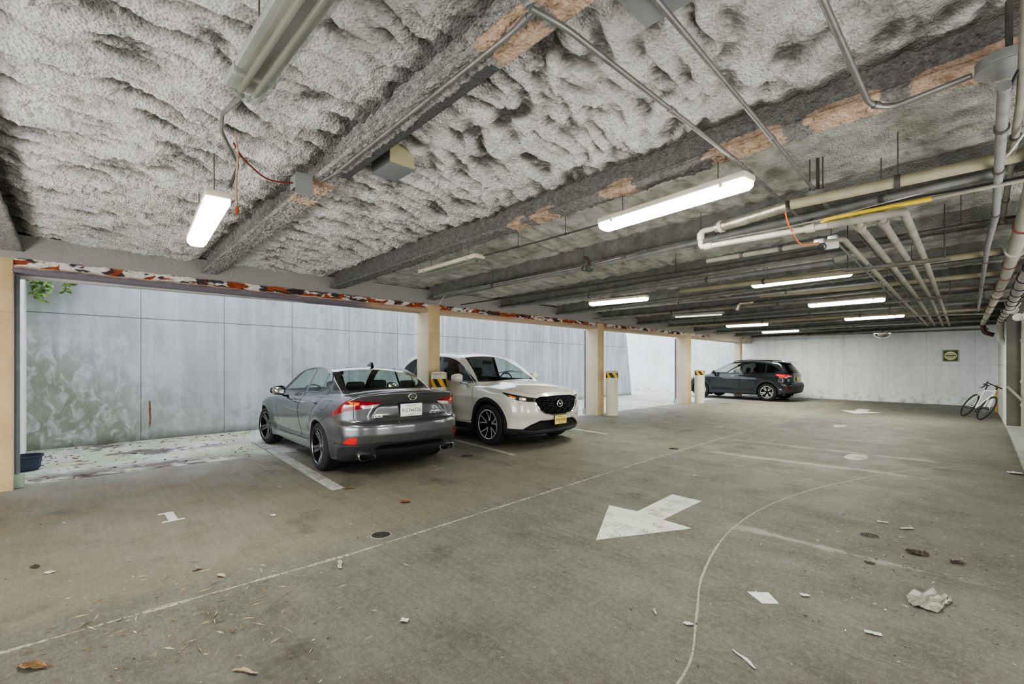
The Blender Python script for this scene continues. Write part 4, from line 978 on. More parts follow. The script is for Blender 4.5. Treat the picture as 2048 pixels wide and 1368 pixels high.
# ================= white SUV =================
def build_suv():
    S = dict(L=4.575, W=.94, H=1.70, axles=(.96, 3.66), R=.365, Ra=.415, flare=.02, crown=.07, bow=.20, xm=1.6, rcrown=.11, tum=.34, zb=1.02, kg=.06, k1=.07)
    S['ztop'] = Crv([(-.1, .95), (.1, 1.12), (.5, 1.13), (2.5, 1.09), (3.1, 1.125), (3.5, 1.11), (4.0, 1.06), (4.25, 1.005), (4.40, .93), (4.5, .84), (4.62, .70)], .12)
    S['wplan'] = Crv([(0, .84), (.4, .895), (1.0, .915), (1.8, .905), (2.5, .90), (3.2, .91), (3.66, .92), (4.1, .905), (4.4, .87), (4.575, .82)], .25)
    S['sec'] = Crv([(.15, .05), (.25, .03), (.36, .02), (.5, .03), (.65, .012), (.8, .0), (.92, .004), (1.0, .04), (1.08, .10), (1.3, .3)], .07)
    S['zbot'] = Crv([(0, .32), (.4, .24), (1.2, .22), (3.9, .22), (4.2, .21), (4.575, .22)], .1)
    S['xr'] = Crv([(.2, .2), (.3, .08), (.5, .02), (.7, .0), (.85, .05), (1.0, .07), (1.2, .10)], .06)
    S['planr'] = Crv([(-.1, 0), (0, 0), (.4, .03), (.6, .08), (.75, .16), (.85, .28), (.93, .5)], .08)
    S['xf'] = Crv([(.15, .24), (.20, .14), (.26, .065), (.33, .03), (.40, .035), (.50, .03), (.55, .012), (.62, .008), (.75, .02), (.86, .045), (.91, .075), (.96, .15), (1.05, .32)], .04)
    S['planf'] = Crv([(-.1, 0), (0, 0), (.3, .022), (.5, .07), (.65, .14), (.75, .215), (.83, .31), (.88, .40), (.95, .58)], .07)
    S['zroof'] = Crv([(-.1, .95), (.05, 1.1), (.2, 1.38), (.35, 1.55), (.6, 1.625), (1.0, 1.665), (1.4, 1.685), (1.8, 1.68), (2.15, 1.662), (2.45, 1.63), (2.66, 1.575), (2.95, 1.415), (3.22, 1.245), (3.47, 1.07)], .14)
    S['wb'] = Crv([(.1, .80), (.5, .84), (1.2, .86), (2.0, .86), (2.8, .85), (3.3, .82), (3.5, .78)], .2)
    def side(x, z):
        sc = -.02 * np.exp(-((z - .50) / .10) ** 2) * np.clip((x - 1.35) / .2, 0, 1) * np.clip((3.25 - x) / .2, 0, 1)
        return sc + .012 * np.exp(-((z - .86 + .03 * (x - 2)) / .06) ** 2) * np.clip((x - .8) / .6, 0, 1)
    S['side'] = side
    def topx(x, ay):  # hood: raised centre flanked by creases
        m = np.clip((x - 3.05) / .3, 0, 1)
        return m * (.012 / (1 + np.exp((ay - (.50 - .10 * np.clip((x - 3.2) / 1.2, 0, 1))) / .03)) - .008)
    S['topx'] = topx
    def frontx(ay, z):
        g = .045 * 1 / (1 + np.exp((poly2(ay, z, GR)) / .008))
        i = .06 * 1 / (1 + np.exp((poly2(ay, z, IN)) / .008))
        return g + i
    GR = [(0, .872), (.40, .862), (.495, .835), (.52, .80), (.44, .655), (.33, .585), (.17, .56), (0, .556)]
    GRm = GR + [(-p[0], p[1]) for p in GR[::-1]][1:-1]
    IN = [(0, .455), (.42, .455), (.60, .385), (.70, .325), (.5, .30), (0, .30)]
    INm = IN + [(-p[0], p[1]) for p in IN[::-1]][1:-1]
    def poly2(a, z, p):
        q = GRm if p is GR else INm; sh_ = a.shape
        return poly_sd(np.stack([np.ravel(a), np.ravel(z)], 1), q).reshape(sh_)
    # table the two recesses once; evaluating polygons on the whole grid would be slow
    ga, gz = np.meshgrid(np.linspace(0, 1, 201), np.linspace(.1, 1.1, 201), indexing='ij'); tab = frontx(ga, gz)
    def fx(ay, z):
        a = np.clip(ay * 200, 0, 198.99); b = np.clip((z - .1) * 200, 0, 198.99); i, j = a.astype(int), b.astype(int); u, v = a - i, b - j
        return (tab[i, j] * (1 - u) * (1 - v) + tab[i + 1, j] * u * (1 - v) + tab[i, j + 1] * (1 - u) * v + tab[i + 1, j + 1] * u * v)
    S['frontx'] = fx
    sh = car_shell(S, .0155); L = S['L']
    car = empty('suv', (-9.89, 6.205, 0), math.radians(-.5), 'white crossover SUV facing the aisle beside a tan column', 'car')
    win = sm([(3.20, 1.095), (2.2, 1.11), (1.2, 1.135), (.62, 1.19), (.50, 1.30), (.62, 1.42), (.9, 1.525), (1.4, 1.565), (1.9, 1.567), (2.3, 1.53), (2.62, 1.43), (2.95, 1.25)], 6, (0,))
    sh.cut('daylight', C_xz(win), m_side(.22))
    sh.cut('front_door_window', C_xz([(2.02, .9), (1.98, 1.8), (3.4, 1.8), (3.4, .9)]), m_side(.1, 'daylight'))
    sh.cut('rear_door_window', C_xz([(1.92, .9), (1.88, 1.8), (1.06, 1.8), (1.0, .9)]), m_side(.1, 'daylight'))
    sh.cut('quarter_window', C_xz([(.96, .9), (1.02, 1.8), (.3, 1.8), (.3, .9)]), m_side(.1, 'daylight'))
    sh.cut('rear_window', C_yz([(0, 1.12), (.66, 1.12), (.56, 1.46), (0, 1.50)]), m_x(-1, .2, zmin=1.05))
    sh.cut('wscreen', C_yz([(0, 1.10), (.765, 1.095), (.575, 1.56), (.3, 1.595), (0, 1.605)]), m_x(1, .22, zmin=1.06))
    sh.cut('windshield', C_yz([(0, 1.135), (.73, 1.12), (.545, 1.55), (.3, 1.578), (0, 1.588)]), m_x(1, .2, 'wscreen', zmin=1.06))
    fm = lambda s: (s.V[s.T].mean(1)[:, 0] > 3.9) & (s.L == 0)
    hl = [(.52, .845), (.80, .865), (1.10, .905), (1.46, .95), (1.42, .925), (1.25, .86), (1.05, .81), (.80, .79), (.58, .785)]
    X0 = L
    a_of = lambda poly: C_az([(p[0], p[1]) for p in poly], L, -1)
    sh.cut('grille', lambda v: poly_sd(np.stack([v[:, 1], v[:, 2]], 1), GRm) - .004, lambda s: fm(s) & (s.fn()[:, 0] > .0))
    sh.cut('lower_intake', lambda v: poly_sd(np.stack([v[:, 1], v[:, 2]], 1), INm) - .004, lambda s: fm(s) & (s.fn()[:, 0] > .0))
    sh.cut('headlamp', a_of(hl), fm)
    inl = lambda s: s.L == s.names.index('headlamp')
    sh.cut('amber', a_of([(1.18, .885), (1.30, .905), (1.25, .872), (1.14, .835), (1.10, .84), (1.10, .868)]), inl)
    sh.cut('lens', a_of([(.86, .855), (1.0, .868), (1.03, .855), (1.03, .82), (.98, .812), (.86, .808)]), inl)
    # dark cladding: arches, sills, lower front
    def clad(v):
        d = np.full(len(v), 9.)
        for xa in S['axles']: d = np.minimum(d, np.hypot(v[:, 0] - xa, v[:, 2] - .365) - .478)
        lo = v[:, 2] - np.where((v[:, 0] > .96) & (v[:, 0] < 3.66), .345, np.where(v[:, 0] > 3.66, np.interp(np.abs(v[:, 1]), [0, .45, .62, .75, .95], [.295, .295, .318, .335, .345]), .40))
        return np.minimum(d, lo)
    sh.cut('cladding', clad, lambda s: (s.L == 0) & (s.V[s.T].mean(1)[:, 2] < .95) & ((np.abs(s.fn()[:, 1]) > .3) | (s.V[s.T].mean(1)[:, 2] < .5)))
    sh.cut('skid', C_yz([(-.1, .272), (.42, .272), (.62, .262), (.70, .23), (.62, .215), (-.1, .20)]), lambda s: (s.L == s.names.index('cladding')) & (s.V[s.T].mean(1)[:, 0] > 4.05) & (s.fn()[:, 0] > .1))
    hood = [(0, 0)]
    sh.cut('hood', lambda v: np.maximum(np.abs(v[:, 1]) - np.interp(v[:, 0], [3.1, 3.5, 4.1, 4.5], [.83, .80, .70, .50]), np.maximum(3.10 - v[:, 0], v[:, 0] - (4.475 - .22 * np.abs(v[:, 1]) ** 2))), lambda s: (s.L == 0) & (s.fn()[:, 2] > .45))
    fd = [(3.22, .42), (3.25, .75), (3.20, 1.075), (2.0, 1.11), (2.0, .42), (2.1, .37), (3.1, .37)]
    rd = [(1.985, .42), (1.985, 1.11), (1.2, 1.13), (.98, 1.14), (1.05, .95), (1.42, .75), (1.5, .42), (1.6, .37), (1.9, .37)]
    sh.cut('front_door', C_xz(fd), m_side(.35)); sh.cut('rear_door', C_xz(rd), m_side(.35))
    P = lambda lab, name, mat, side=0, off=0., par=car: sh.part(lab, name, mat, par, side, off)
    P('body', 'body_shell', M_white); P('well', 'underbody', M_well); [sh.part('daylight', nm_, M_gloss, car, q_, 0., (lambda c, k_=k_: (c[:, 0] - 1.55) * k_ > 0)) for q_ in (1, -1) for nm_, k_ in (('door_pillar_trim', 1), ('rear_pillar_trim', -1))]; P('wscreen', 'windshield_surround', M_gloss)
    P('windshield', 'windshield', M_glass); P('rear_window', 'rear_window', M_glassdk); hd = P('hood', 'hood', M_white); P('cladding', 'body_cladding', M_clad)
    P('skid', 'skid_plate', simple('satin grey lip', (.09, .09, .09), .4, .4))
    gr = P('grille', 'grille', simple('grille black', (.002, .002, .0025), .7, Specular_IOR_Level=.08)); li = P('lower_intake', 'lower_intake', M_black)
    pj = front_proj(L)
    # grille lattice: small raised chips
    g = MB()
    for r in range(11):
        for c in range(-13, 14):
            y = c * .045 + (.0225 if r % 2 else 0); z = .575 + r * .028
            if (r * 5 + c * 3) % 4 == 0 or poly_sd(np.array([[y, z]]), GRm)[0] > -.02 or (y / .085) ** 2 + ((z - .735) / .075) ** 2 < 1: continue
            h, n = sh.hit((L + 2, y, z), (-1, 0, 0))
            if h is None: continue
            w_ = .013 + .002 * ((r * 7 + c * 3) % 3)
            g.add([h + Vector((.002, -w_, 0)), h + Vector((.010, 0, -.0075)), h + Vector((.002, w_, 0)), h + Vector((.013, 0, .006))], [(0, 1, 3), (1, 2, 3)])
    g.build('grille_lattice', simple('grille chip gloss', (.35, .35, .36), .12, .9), gr, smooth=False)
    sh.ribbon('grille_trim', [(-.555, .80), (-.535, .775), (-.455, .645), (-.345, .573), (-.18, .547), (0, .543), (.18, .547), (.345, .573), (.455, .645), (.535, .775), (.555, .80)], .022, M_chrome, gr, pj, .006, False, .03, .008)
    h, n = sh.hit((L + 2, 0, .735), (-1, 0, 0)); e = MB(); em = Matrix.Translation(h + Vector((.03, 0, 0))) @ Matrix(((0, 0, 1, 0), (1, 0, 0, 0), (0, 1, 0, 0), (0, 0, 0, 1)))
    e.tube([em @ Vector((.066 * math.cos(t), .055 * math.sin(t), .0)) for t in np.linspace(0, 2 * PI, 33)[:-1]], .0065, 8, True)
    e.tube([em @ Vector(p) for p in ((-.058, .024, .002), (-.030, .020, .003), (0, -.020, .004), (.030, .020, .003), (.058, .024, .002))], [.006, .009, .009, .009, .006], 8)
    e.build('emblem', M_badge, gr)
    h, n = sh.hit((L + 2, 0, .37), (-1, 0, 0)); pm = Matrix.Translation((4.562, 0, .46)) @ Matrix(((0, 0, 1, 0), (1, 0, 0, 0), (0, 1, 0, 0), (0, 0, 0, 1)))
    plate(car, pm, 'R90 RNB', 'NEW JERSEY', 'GARDEN STATE', M_platey, M_black, fr=.012)
    for s_ in (1, -1):
        fdo = P('front_door', 'front_door', M_white, s_); rdo = P('rear_door', 'rear_door', M_white, s_)
        P('front_door_window', 'door_window', M_glass, s_, par=fdo); P('rear_door_window', 'door_window', M_glassdk, s_, par=rdo); P('quarter_window', 'quarter_window', M_glassdk, s_)
        hlp = P('headlamp', 'headlamp', M_lampdk, s_); P('amber', 'amber_lens', M_amber, s_, par=hlp); P('lens', 'lamp_projector', M_clear, s_, par=hlp)
        door_handle(sh, fdo, 2.2, .95, s_, M_white); door_handle(sh, rdo, 1.25, .97, s_, M_white)
        q = side_proj(s_)
        sh.ribbon('door_seam', fd, .007, M_seam, fdo, q, .0012, True); sh.ribbon('door_seam', rd, .007, M_seam, rdo, q, .0012, True)
        sh.ribbon('window_trim', [(3.2, 1.09), (1.2, 1.13), (.62, 1.185)], .014, M_dchrome, car, q, .003)
        sh.ribbon('hood_seam', [(3.15, s_ * .83), (3.5, s_ * .80), (4.1, s_ * .70), (4.3, s_ * .60), (4.43, s_ * .45)], .006, M_seam, hd, top_proj, .0012)
        sh.ribbon('wiper', [(3.22, s_ * .12 - .3), (3.16, s_ * .12 + .3)], .018, M_black, car, top_proj, .012)
        mirror(car, (2.90, s_ * 1.02, 1.16), s_, M_white, 1.02)
        for xa in S['axles']: wheel(car, (xa, s_ * .795, .365), s_, .365, .235, .255, 'mazda')
        # roof rail
    sh.ribbon('hood_front_seam', [(-.45, .915), (-.3, .935), (0, .942), (.3, .935), (.45, .915)], .006, M_seam, hd, pj, .0012)
    wheel_wells(S, sh, car); ins = empty('cabin'); ins.parent = car
    for s_ in (.37, -.37):
        ms = MB(); seat(ms, 2.15, s_, .48); ms.build('front_seat', M_seat, ins)
    ms = MB(); seat(ms, 1.25, 0, .50, bench=.62); ms.build('rear_seat', M_seat, ins)
    ms = MB(); ms.bbox((2.85, -.72, .8), (3.3, .72, 1.07), .06); ms.build('dashboard', M_seat, ins)
    ms = MB(); ms.tube([(2.72, .37 + .18 * math.cos(t), 1.06 + .17 * math.sin(t)) for t in np.linspace(0, 2 * PI, 25)[:-1]], .014, 8, True); ms.build('steering_wheel', M_seat, ins)
    ms = MB(); ms.bbox((2.55, -.12, 1.42), (2.58, .12, 1.48), .01); ms.build('interior_mirror', M_black, ins)
    return car

# ================= dark crossover far away =================
def build_crossover():
    S = dict(L=4.465, W=.93, H=1.62, axles=(.90, 3.565), R=.345, Ra=.395, flare=.025, crown=.06, bow=.2, xm=1.6, rcrown=.11, tum=.36, zb=1.0, kg=.06, k1=.06)
    S['ztop'] = Crv([(-.1, .9), (.08, 1.05), (.4, 1.08), (2.5, 1.03), (3.1, 1.05), (3.4, 1.04), (3.8, .985), (4.15, .915), (4.35, .83), (4.5, .66)], .12)
    S['wplan'] = Crv([(0, .82), (.4, .87), (1.0, .895), (2.5, .885), (3.56, .90), (4.1, .87), (4.465, .78)], .25)
    S['sec'] = Crv([(.15, .05), (.3, .025), (.5, .025), (.65, .01), (.8, .0), (.9, .01), (1.0, .06), (1.3, .3)], .07)
    S['zbot'] = Crv([(0, .36), (.4, .25), (1.2, .22), (4.0, .22), (4.465, .26)], .1)
    S['xr'] = Crv([(.25, .16), (.36, .05), (.5, .01), (.62, .0), (.68, .03), (.73, .09), (.85, .11), (.98, .10), (1.1, .12)], .04)
    S['planr'] = Crv([(-.1, 0), (0, 0), (.4, .03), (.6, .09), (.75, .18), (.85, .32), (.93, .5)], .08)
    S['xf'] = Crv([(.2, .16), (.3, .05), (.5, .0), (.65, .01), (.8, .08), (.95, .3)], .06)
    S['planf'] = Crv([(-.1, 0), (0, 0), (.3, .03), (.5, .09), (.7, .21), (.85, .40), (.93, .6)], .08)
    S['zroof'] = Crv([(.0, .95), (.13, 1.08), (.30, 1.30), (.42, 1.46), (.50, 1.51), (.8, 1.545), (1.2, 1.572), (1.6, 1.585), (2.0, 1.58), (2.35, 1.545), (2.6, 1.47), (3.0, 1.27), (3.35, 1.08), (3.6, .95)], .12)
    S['wb'] = Crv([(.1, .76), (.5, .80), (1.2, .83), (2.6, .83), (3.3, .80)], .2)
    sh = car_shell(S, .02); L = S['L']
    car = empty('crossover', (-5.26, 19.72, 0), PI - math.radians(3.), 'dark blue-grey crossover with roof rails, parked by the far wall', 'car')
    win = sm([(3.18, 1.035), (2.0, 1.05), (.95, 1.075), (.60, 1.12), (.50, 1.18), (.72, 1.35), (1.0, 1.435), (1.5, 1.47), (2.0, 1.462), (2.4, 1.41), (2.75, 1.26)], 5, (0, 3, 4))
    sh.cut('daylight', C_xz(win), m_side(.22))
    sh.cut('front_door_window', C_xz([(1.98, .9), (1.93, 1.8), (3.4, 1.8), (3.4, .9)]), m_side(.1, 'daylight'))
    sh.cut('rear_door_window', C_xz([(1.88, .9), (1.83, 1.8), (1.02, 1.8), (1.0, .9)]), m_side(.1, 'daylight'))
    sh.cut('quarter_window', C_xz([(.95, .9), (.97, 1.8), (.3, 1.8), (.3, .9)]), m_side(.1, 'daylight'))
    sh.cut('rear_window', C_yz([(0, 1.08), (.62, 1.08), (.54, 1.42), (0, 1.45)]), m_x(-1, .2, zmin=1.0))
    sh.cut('windshield', C_yz([(0, 1.07), (.70, 1.06), (.56, 1.47), (0, 1.52)]), m_x(1, .2, zmin=1.0))
    rm = lambda s: (s.V[s.T].mean(1)[:, 0] < 1.0) & (s.L == 0)
    sh.cut('tail_lamp', C_az([(.62, 1.0), (1.0, 1.03), (1.42, 1.045), (1.40, .99), (1.22, .90), (.95, .885), (.90, .93), (.62, .945)]), rm)
    sh.cut('clear', C_az([(.60, .955), (.9, .955), (1.1, .95), (1.08, .905), (.93, .88), (.9, .93), (.6, .94)]), lambda s: s.L == s.names.index('tail_lamp'))
    sh.cut('reflector', C_az([(.86, .58), (1.0, .59), (1.02, .50), (.92, .46)]), lambda s: rm(s) & (s.V[s.T].mean(1)[:, 2] < .7))
    def clad(v):
        d = np.full(len(v), 9.)
        for xa in S['axles']: d = np.minimum(d, np.hypot(v[:, 0] - xa, v[:, 2] - .345) - .465)
        lo = v[:, 2] - np.where((v[:, 0] > .9) & (v[:, 0] < 3.56), .36, .45)
        return np.minimum(d, lo)
    sh.cut('cladding', clad, lambda s: (s.L == 0) & (s.V[s.T].mean(1)[:, 2] < .9))
    sh.cut('cladding', C_yz([(-.1, .72), (.55, .72), (.66, .55), (.66, .3), (-.1, .3)]), lambda s: (s.L == 0) & (s.fn()[:, 0] < -.2))
    fd = [(3.2, .42), (3.2, 1.02), (1.95, 1.05), (1.95, .42), (2.05, .38), (3.1, .38)]
    rd = [(1.935, .42), (1.935, 1.05), (.98, 1.07), (.98, .95), (1.35, .72), (1.42, .42), (1.5, .38)]
    sh.cut('front_door', C_xz(fd), m_side(.35)); sh.cut('rear_door', C_xz(rd), m_side(.35))
    P = lambda lab, name, mat, side=0, off=0., par=car: sh.part(lab, name, mat, par, side, off)
    P('body', 'body_shell', M_dark); car.scale = (.975, .975, .975); P('well', 'underbody', M_well); [sh.part('daylight', nm_, M_gloss, car, q_, 0., (lambda c, k_=k_: (c[:, 0] - 1.55) * k_ > 0)) for q_ in (1, -1) for nm_, k_ in (('door_pillar_trim', 1), ('rear_pillar_trim', -1))]
    P('windshield', 'windshield', M_glass); P('rear_window', 'rear_window', M_glassdk); P('cladding', 'body_cladding', simple('worn grey cladding', (.03, .032, .035), .55))
    for s_ in (1, -1):
        fdo = P('front_door', 'front_door', M_dark, s_); rdo = P('rear_door', 'rear_door', M_dark, s_)
        P('front_door_window', 'door_window', M_glass, s_, par=fdo); P('rear_door_window', 'door_window', M_glassdk, s_, par=rdo); P('quarter_window', 'quarter_window', M_glassdk, s_)
        tl = P('tail_lamp', 'tail_lamp', M_redb, s_); P('clear', 'reversing_lens', M_clear, s_, par=tl); P('reflector', 'rear_reflector', M_red, s_)
        door_handle(sh, fdo, 2.15, .93, s_, M_chrome, .22); door_handle(sh, rdo, 1.18, .95, s_, M_dark, .22)
        q = side_proj(s_)
        sh.ribbon('door_seam', fd, .008, M_seam, fdo, q, .0015, True); sh.ribbon('door_seam', rd, .008, M_seam, rdo, q, .0015, True)
        mirror(car, (2.92, s_ * 1.0, 1.09), s_, M_dark, 1.05)
        for xa in S['axles']: wheel(car, (xa, s_ * .775, .345), s_, .345, .225, .232, 'subaru')
        r = MB(); r.tube([(.75, s_ * .575, 1.48), (.85, s_ * .575, 1.545), (1.2, s_ * .58, 1.575), (1.7, s_ * .58, 1.588), (2.15, s_ * .575, 1.565), (2.3, s_ * .575, 1.50)], .018, 8); r.build('roof_rail', M_gloss, car)
    sp = MB(); sp.prism([(.335, 1.468), (.38, 1.495), (.62, 1.527), (.62, 1.505), (.40, 1.468)], -.54, .54, 'y'); sp.build('rear_spoiler', M_dark, car)
    B = Matrix(((0, 0, -1, 0), (-1, 0, 0, 0), (0, 1, 0, 0), (0, 0, 0, 1)))
    h, n = sh.hit((-2, .1, .86), (1, 0, 0)); plate(car, Matrix.Translation((h.x - .015, 0, .86)) @ B, '', '', '', M_platey)
    wheel_wells(S, sh, car); ins = empty('cabin'); ins.parent = car
    for s_ in (.36, -.36):
        ms = MB(); seat(ms, 2.2, s_, .42); ms.build('front_seat', M_seat, ins)
    ms = MB(); seat(ms, 1.3, 0, .44, bench=.60); ms.build('rear_seat', M_seat, ins)
    ms = MB(); ms.bbox((2.95, -.70, .75), (3.35, .70, 1.02), .06); ms.build('dashboard', M_seat, ins)
    return car
build_sedan(); build_suv(); build_crossover()
# ------------------------------------------------------------------ light fixtures
M_housing = simple('grey fixture housing', (.33, .33, .31), .5, var=.15, vscale=6)
M_housingw = simple('cream fixture housing', (.66, .61, .50), .5, var=.15, vscale=6)
M_lens_lit = emit('lit fluorescent diffuser', (.99, 1, .88), 10.)
M_lens_dim = emit('half lit fluorescent diffuser', (1, .97, .88), 1.6)
M_tube_off = simple('unlit fluorescent tube', (.27, .265, .215), .3)
M_reflector = simple('fixture reflector tray', (.25, .24, .20), .35, var=.15, vscale=3)
def lens_off():
    t = NT('dusty clear diffuser')
    tr = t.n('ShaderNodeBsdfTransparent'); t.set(tr.inputs[0], (.80, .82, .80))
    b = t.n('ShaderNodeBsdfPrincipled'); t.set(b.inputs['Base Color'], (.55, .56, .53)); b.inputs['Roughness'].default_value = .12
    n = t.noise(t.coord(scale=(1, 6, 6)), 3, 4, .6); mx = t.n('ShaderNodeMixShader'); t.set(mx.inputs[0], t.rng(n, .35, .75, .05, .20))
    t.t.links.new(tr.outputs[0], mx.inputs[1]); t.t.links.new(b.outputs[0], mx.inputs[2]); t.t.links.new(mx.outputs[0], t.out.inputs[0]); return t.m
M_lens_off = lens_off()
def fixture(a, b, z, state, label, housing=None, light=0.):
    """a, b: (x, y) of the two ends; z: underside"""
    a, b = Vector((*a, z)), Vector((*b, z)); L = (b - a).length; c = (a + b) / 2
    top = zb(c.x, c.y) + .12
    e = empty('light_fixture', (c.x, c.y, z), math.atan2(b.y - a.y, b.x - a.x), label, 'light fixture', 'fluorescent fixtures on the garage ceiling')
    h = housing or M_housing; hl = L / 2
    mb = MB(); mb.bbox((-hl, -.075, .058), (hl, .075, .105), .012); mb.build('housing', h, e)
    sec = [(-.072, .062), (-.070, .030), (-.050, .006), (-.028, 0), (.028, 0), (.050, .006), (.070, .030), (.072, .062)]
    def lens(x0, x1, inset=0.):
        P = np.zeros((4, len(sec), 3))
        for i, (x, s_) in enumerate(((x0, .80), (x0 + .02, 1.), (x1 - .02, 1.), (x1, .80))):
            for k, (y, zz) in enumerate(sec): P[i, k] = (x, y * (1 if s_ == 1 else .94), .062 - (.062 - zz) * s_)
        return P
    mb = MB(); P = lens(-hl + .012, hl - .012); mb.grid(P)
    n = len(sec); mb.add([tuple(p) for p in P[0]], [tuple(range(n))]); mb.add([tuple(p) for p in P[-1]], [tuple(range(n))])
    ln = mb.build('diffuser', {'lit': M_lens_lit, 'dim': M_lens_off, 'off': M_lens_off}[state], e, angle=30)
    mb = MB(); mb.bbox((-hl + .03, -.052, .05), (hl - .03, .052, .06), .004); mb.build('reflector_tray', M_reflector if state != 'dim' else M_reflector, e)
    for y in (-.028, .028):
        mb = MB(); mb.tube([(-hl + .06, y, .032), (hl - .06, y, .032)], .0127, 12); mb.build('tube', M_tube_off if state == 'off' else M_lens_dim, e)
    for s_ in (-1, 1):
        mb = MB(); mb.bbox((s_ * (hl - .16) - .012, -.080, .04), (s_ * (hl - .16) + .012, .080, .085), .003); mb.build('clip', M_housingw if state == 'lit' else M_housing, e)
        mb = MB(); mb.tube([(s_ * (hl - .22), 0, .10), (s_ * (hl - .22), 0, top - z)], .004, 6); mb.build('hanger_rod', simple('rusty hanger steel', (.12, .10, .085), .7), e)
    if light:
        ld = bpy.data.lights.new('fixture_lamp', 'AREA'); ld.shape = 'RECTANGLE'; ld.size = L * .9; ld.size_y = .12; ld.energy = light; ld.color = (.98, 1, .86)
        lo = bpy.data.objects.new('fixture_lamp', ld); link(lo, e); lo.location = (0, 0, -.012)
    return e
LP = 32.
fixture((-2.30, .54), (-1.05, .56), 2.58, 'off', 'large unlit clear-covered fixture nearest the camera')
fixture((-4.92, .78), (-3.52, .68), 2.47, 'lit', 'short-looking lit fixture hanging before the first beam', M_housingw, LP)
fixture((-2.40, 3.33), (-1.14, 3.19), 2.58, 'lit', 'large lit fixture just past the second beam', M_housingw, LP)
fixture((-5.38, 3.40), (-4.10, 3.35), 2.58, 'off', 'unlit fixture with a cream end cap, above the grey saloon', M_housingw)
fixture((-5.72, 7.52), (-4.50, 7.62), 2.58, 'lit', 'lit fixture behind the white SUV roof', M_housingw, LP)
fixture((-5.88, 11.2), (-4.68, 11.42), 2.58, 'dim', 'half-dark fixture with glowing ends, left of the dark crossover')
fixture((-6.20, 15.3), (-5.0, 15.4), 2.58, 'lit', 'lit fixture above the dark crossover', M_housingw, LP * 1.8)
fixture((-6.40, 19.1), (-5.15, 19.0), 2.56, 'lit', 'lit fixture nearest the far wall', M_housingw, LP * 2.4)
fixture((-2.66, 7.52), (-1.39, 7.40), 2.58, 'lit', 'lit fixture beside the first strut under the sloping pipes', M_housingw, LP)
fixture((-2.80, 11.0), (-1.55, 10.93), 2.58, 'lit', 'lit fixture beside the second strut under the sloping pipes', M_housingw, LP)
fixture((-3.02, 15.22), (-1.76, 15.04), 2.58, 'lit', 'lit fixture beside the third strut, furthest on the aisle side', M_housingw, LP * 2.6)

# ------------------------------------------------------------------ pipes and conduits
M_emt = simple('galvanised conduit', (.22, .22, .21), .45, .6, var=.25, vscale=9)
M_grayp = simple('grey painted pipe', (.17, .174, .168), .55, var=.25, vscale=7)
M_beige = simple('beige painted pipe', (.275, .25, .17), .6, var=.18, vscale=6, bump=.1, bscale=30)
M_white = simple('white plastic pipe', (.35, .34, .29), .5, var=.15, vscale=6)
M_dust = simple('dusty grey pipe', (.205, .195, .162), .75, var=.28, vscale=7)
M_dk = simple('dark iron', (.06, .056, .05), .7, var=.4, vscale=12)
M_redp = simple('red brown band', (.16, .035, .03), .6)
M_foil = simple('crinkled foil wrap', (.36, .34, .285), .38, .75, var=.4, vscale=16, bump=1., bscale=28)
M_ins = simple('grey pipe insulation jacket', (.33, .32, .285), .7, var=.25, vscale=8, bump=.4, bscale=22)
M_yel = simple('yellow flexible gas pipe', (.50, .36, .025), .5, var=.2, vscale=9)
M_cable = simple('white cable', (.62, .60, .54), .5)
M_blk = simple('black cable', (.012, .012, .012), .6)
M_board_metal = simple('zinc box', (.42, .43, .43), .4, .7)
def bend(pts, r=.06, n=5):
    """rounds the corners of a polyline"""
    pts = [Vector(p) for p in pts]; out = [pts[0]]
    for a, b, c in zip(pts[:-2], pts[1:-1], pts[2:]):
        q = min(r, (a - b).length * .45, (c - b).length * .45); p0 = b + (a - b).normalized() * q; p2 = b + (c - b).normalized() * q
        for k in range(n + 1):
            t = k / n; out.append(p0 * (1 - t) ** 2 + b * 2 * t * (1 - t) + p2 * t * t)
    return out + [pts[-1]]
def pipe(name, pts, r, m, label, cat='pipe', br=.06, group=None, seg=10, straps=(), strap_m=None, strap_name='clamp', couplings=()):
    P = bend(pts, br); mb = MB(); mb.tube(P, r, seg); o = mb.build(name, m); tag(o, label, cat, group)
    L = [0.]
    for a, b in zip(P[:-1], P[1:]): L.append(L[-1] + (b - a).length)
    def at(f):
        d = f * L[-1]
        for i in range(len(P) - 1):
            if L[i + 1] >= d: 
                t = (d - L[i]) / max(L[i + 1] - L[i], 1e-6); return P[i].lerp(P[i + 1], t), (P[i + 1] - P[i]).normalized()
        return P[-1], (P[-1] - P[-2]).normalized()
    for f in straps:
        p, d = at(f); mb = MB(); mb.tube([p - d * .014, p + d * .014], r * 1.14 + .003, seg)
        top = zb(p.x, p.y) + .05
        if top > p.z + r and strap_name == 'hanger': mb.tube([p + Vector((0, 0, r)), Vector((p.x, p.y, top))], .0035, 6)
        mb.build(strap_name, strap_m or M_dk, o)
    for f in couplings:
        p, d = at(f); mb = MB(); mb.tube([p - d * .03, p - d * .028, p + d * .028, p + d * .03], [r * 1.05, r * 1.35, r * 1.35, r * 1.05], seg); mb.build('coupling', m, o)
    return o
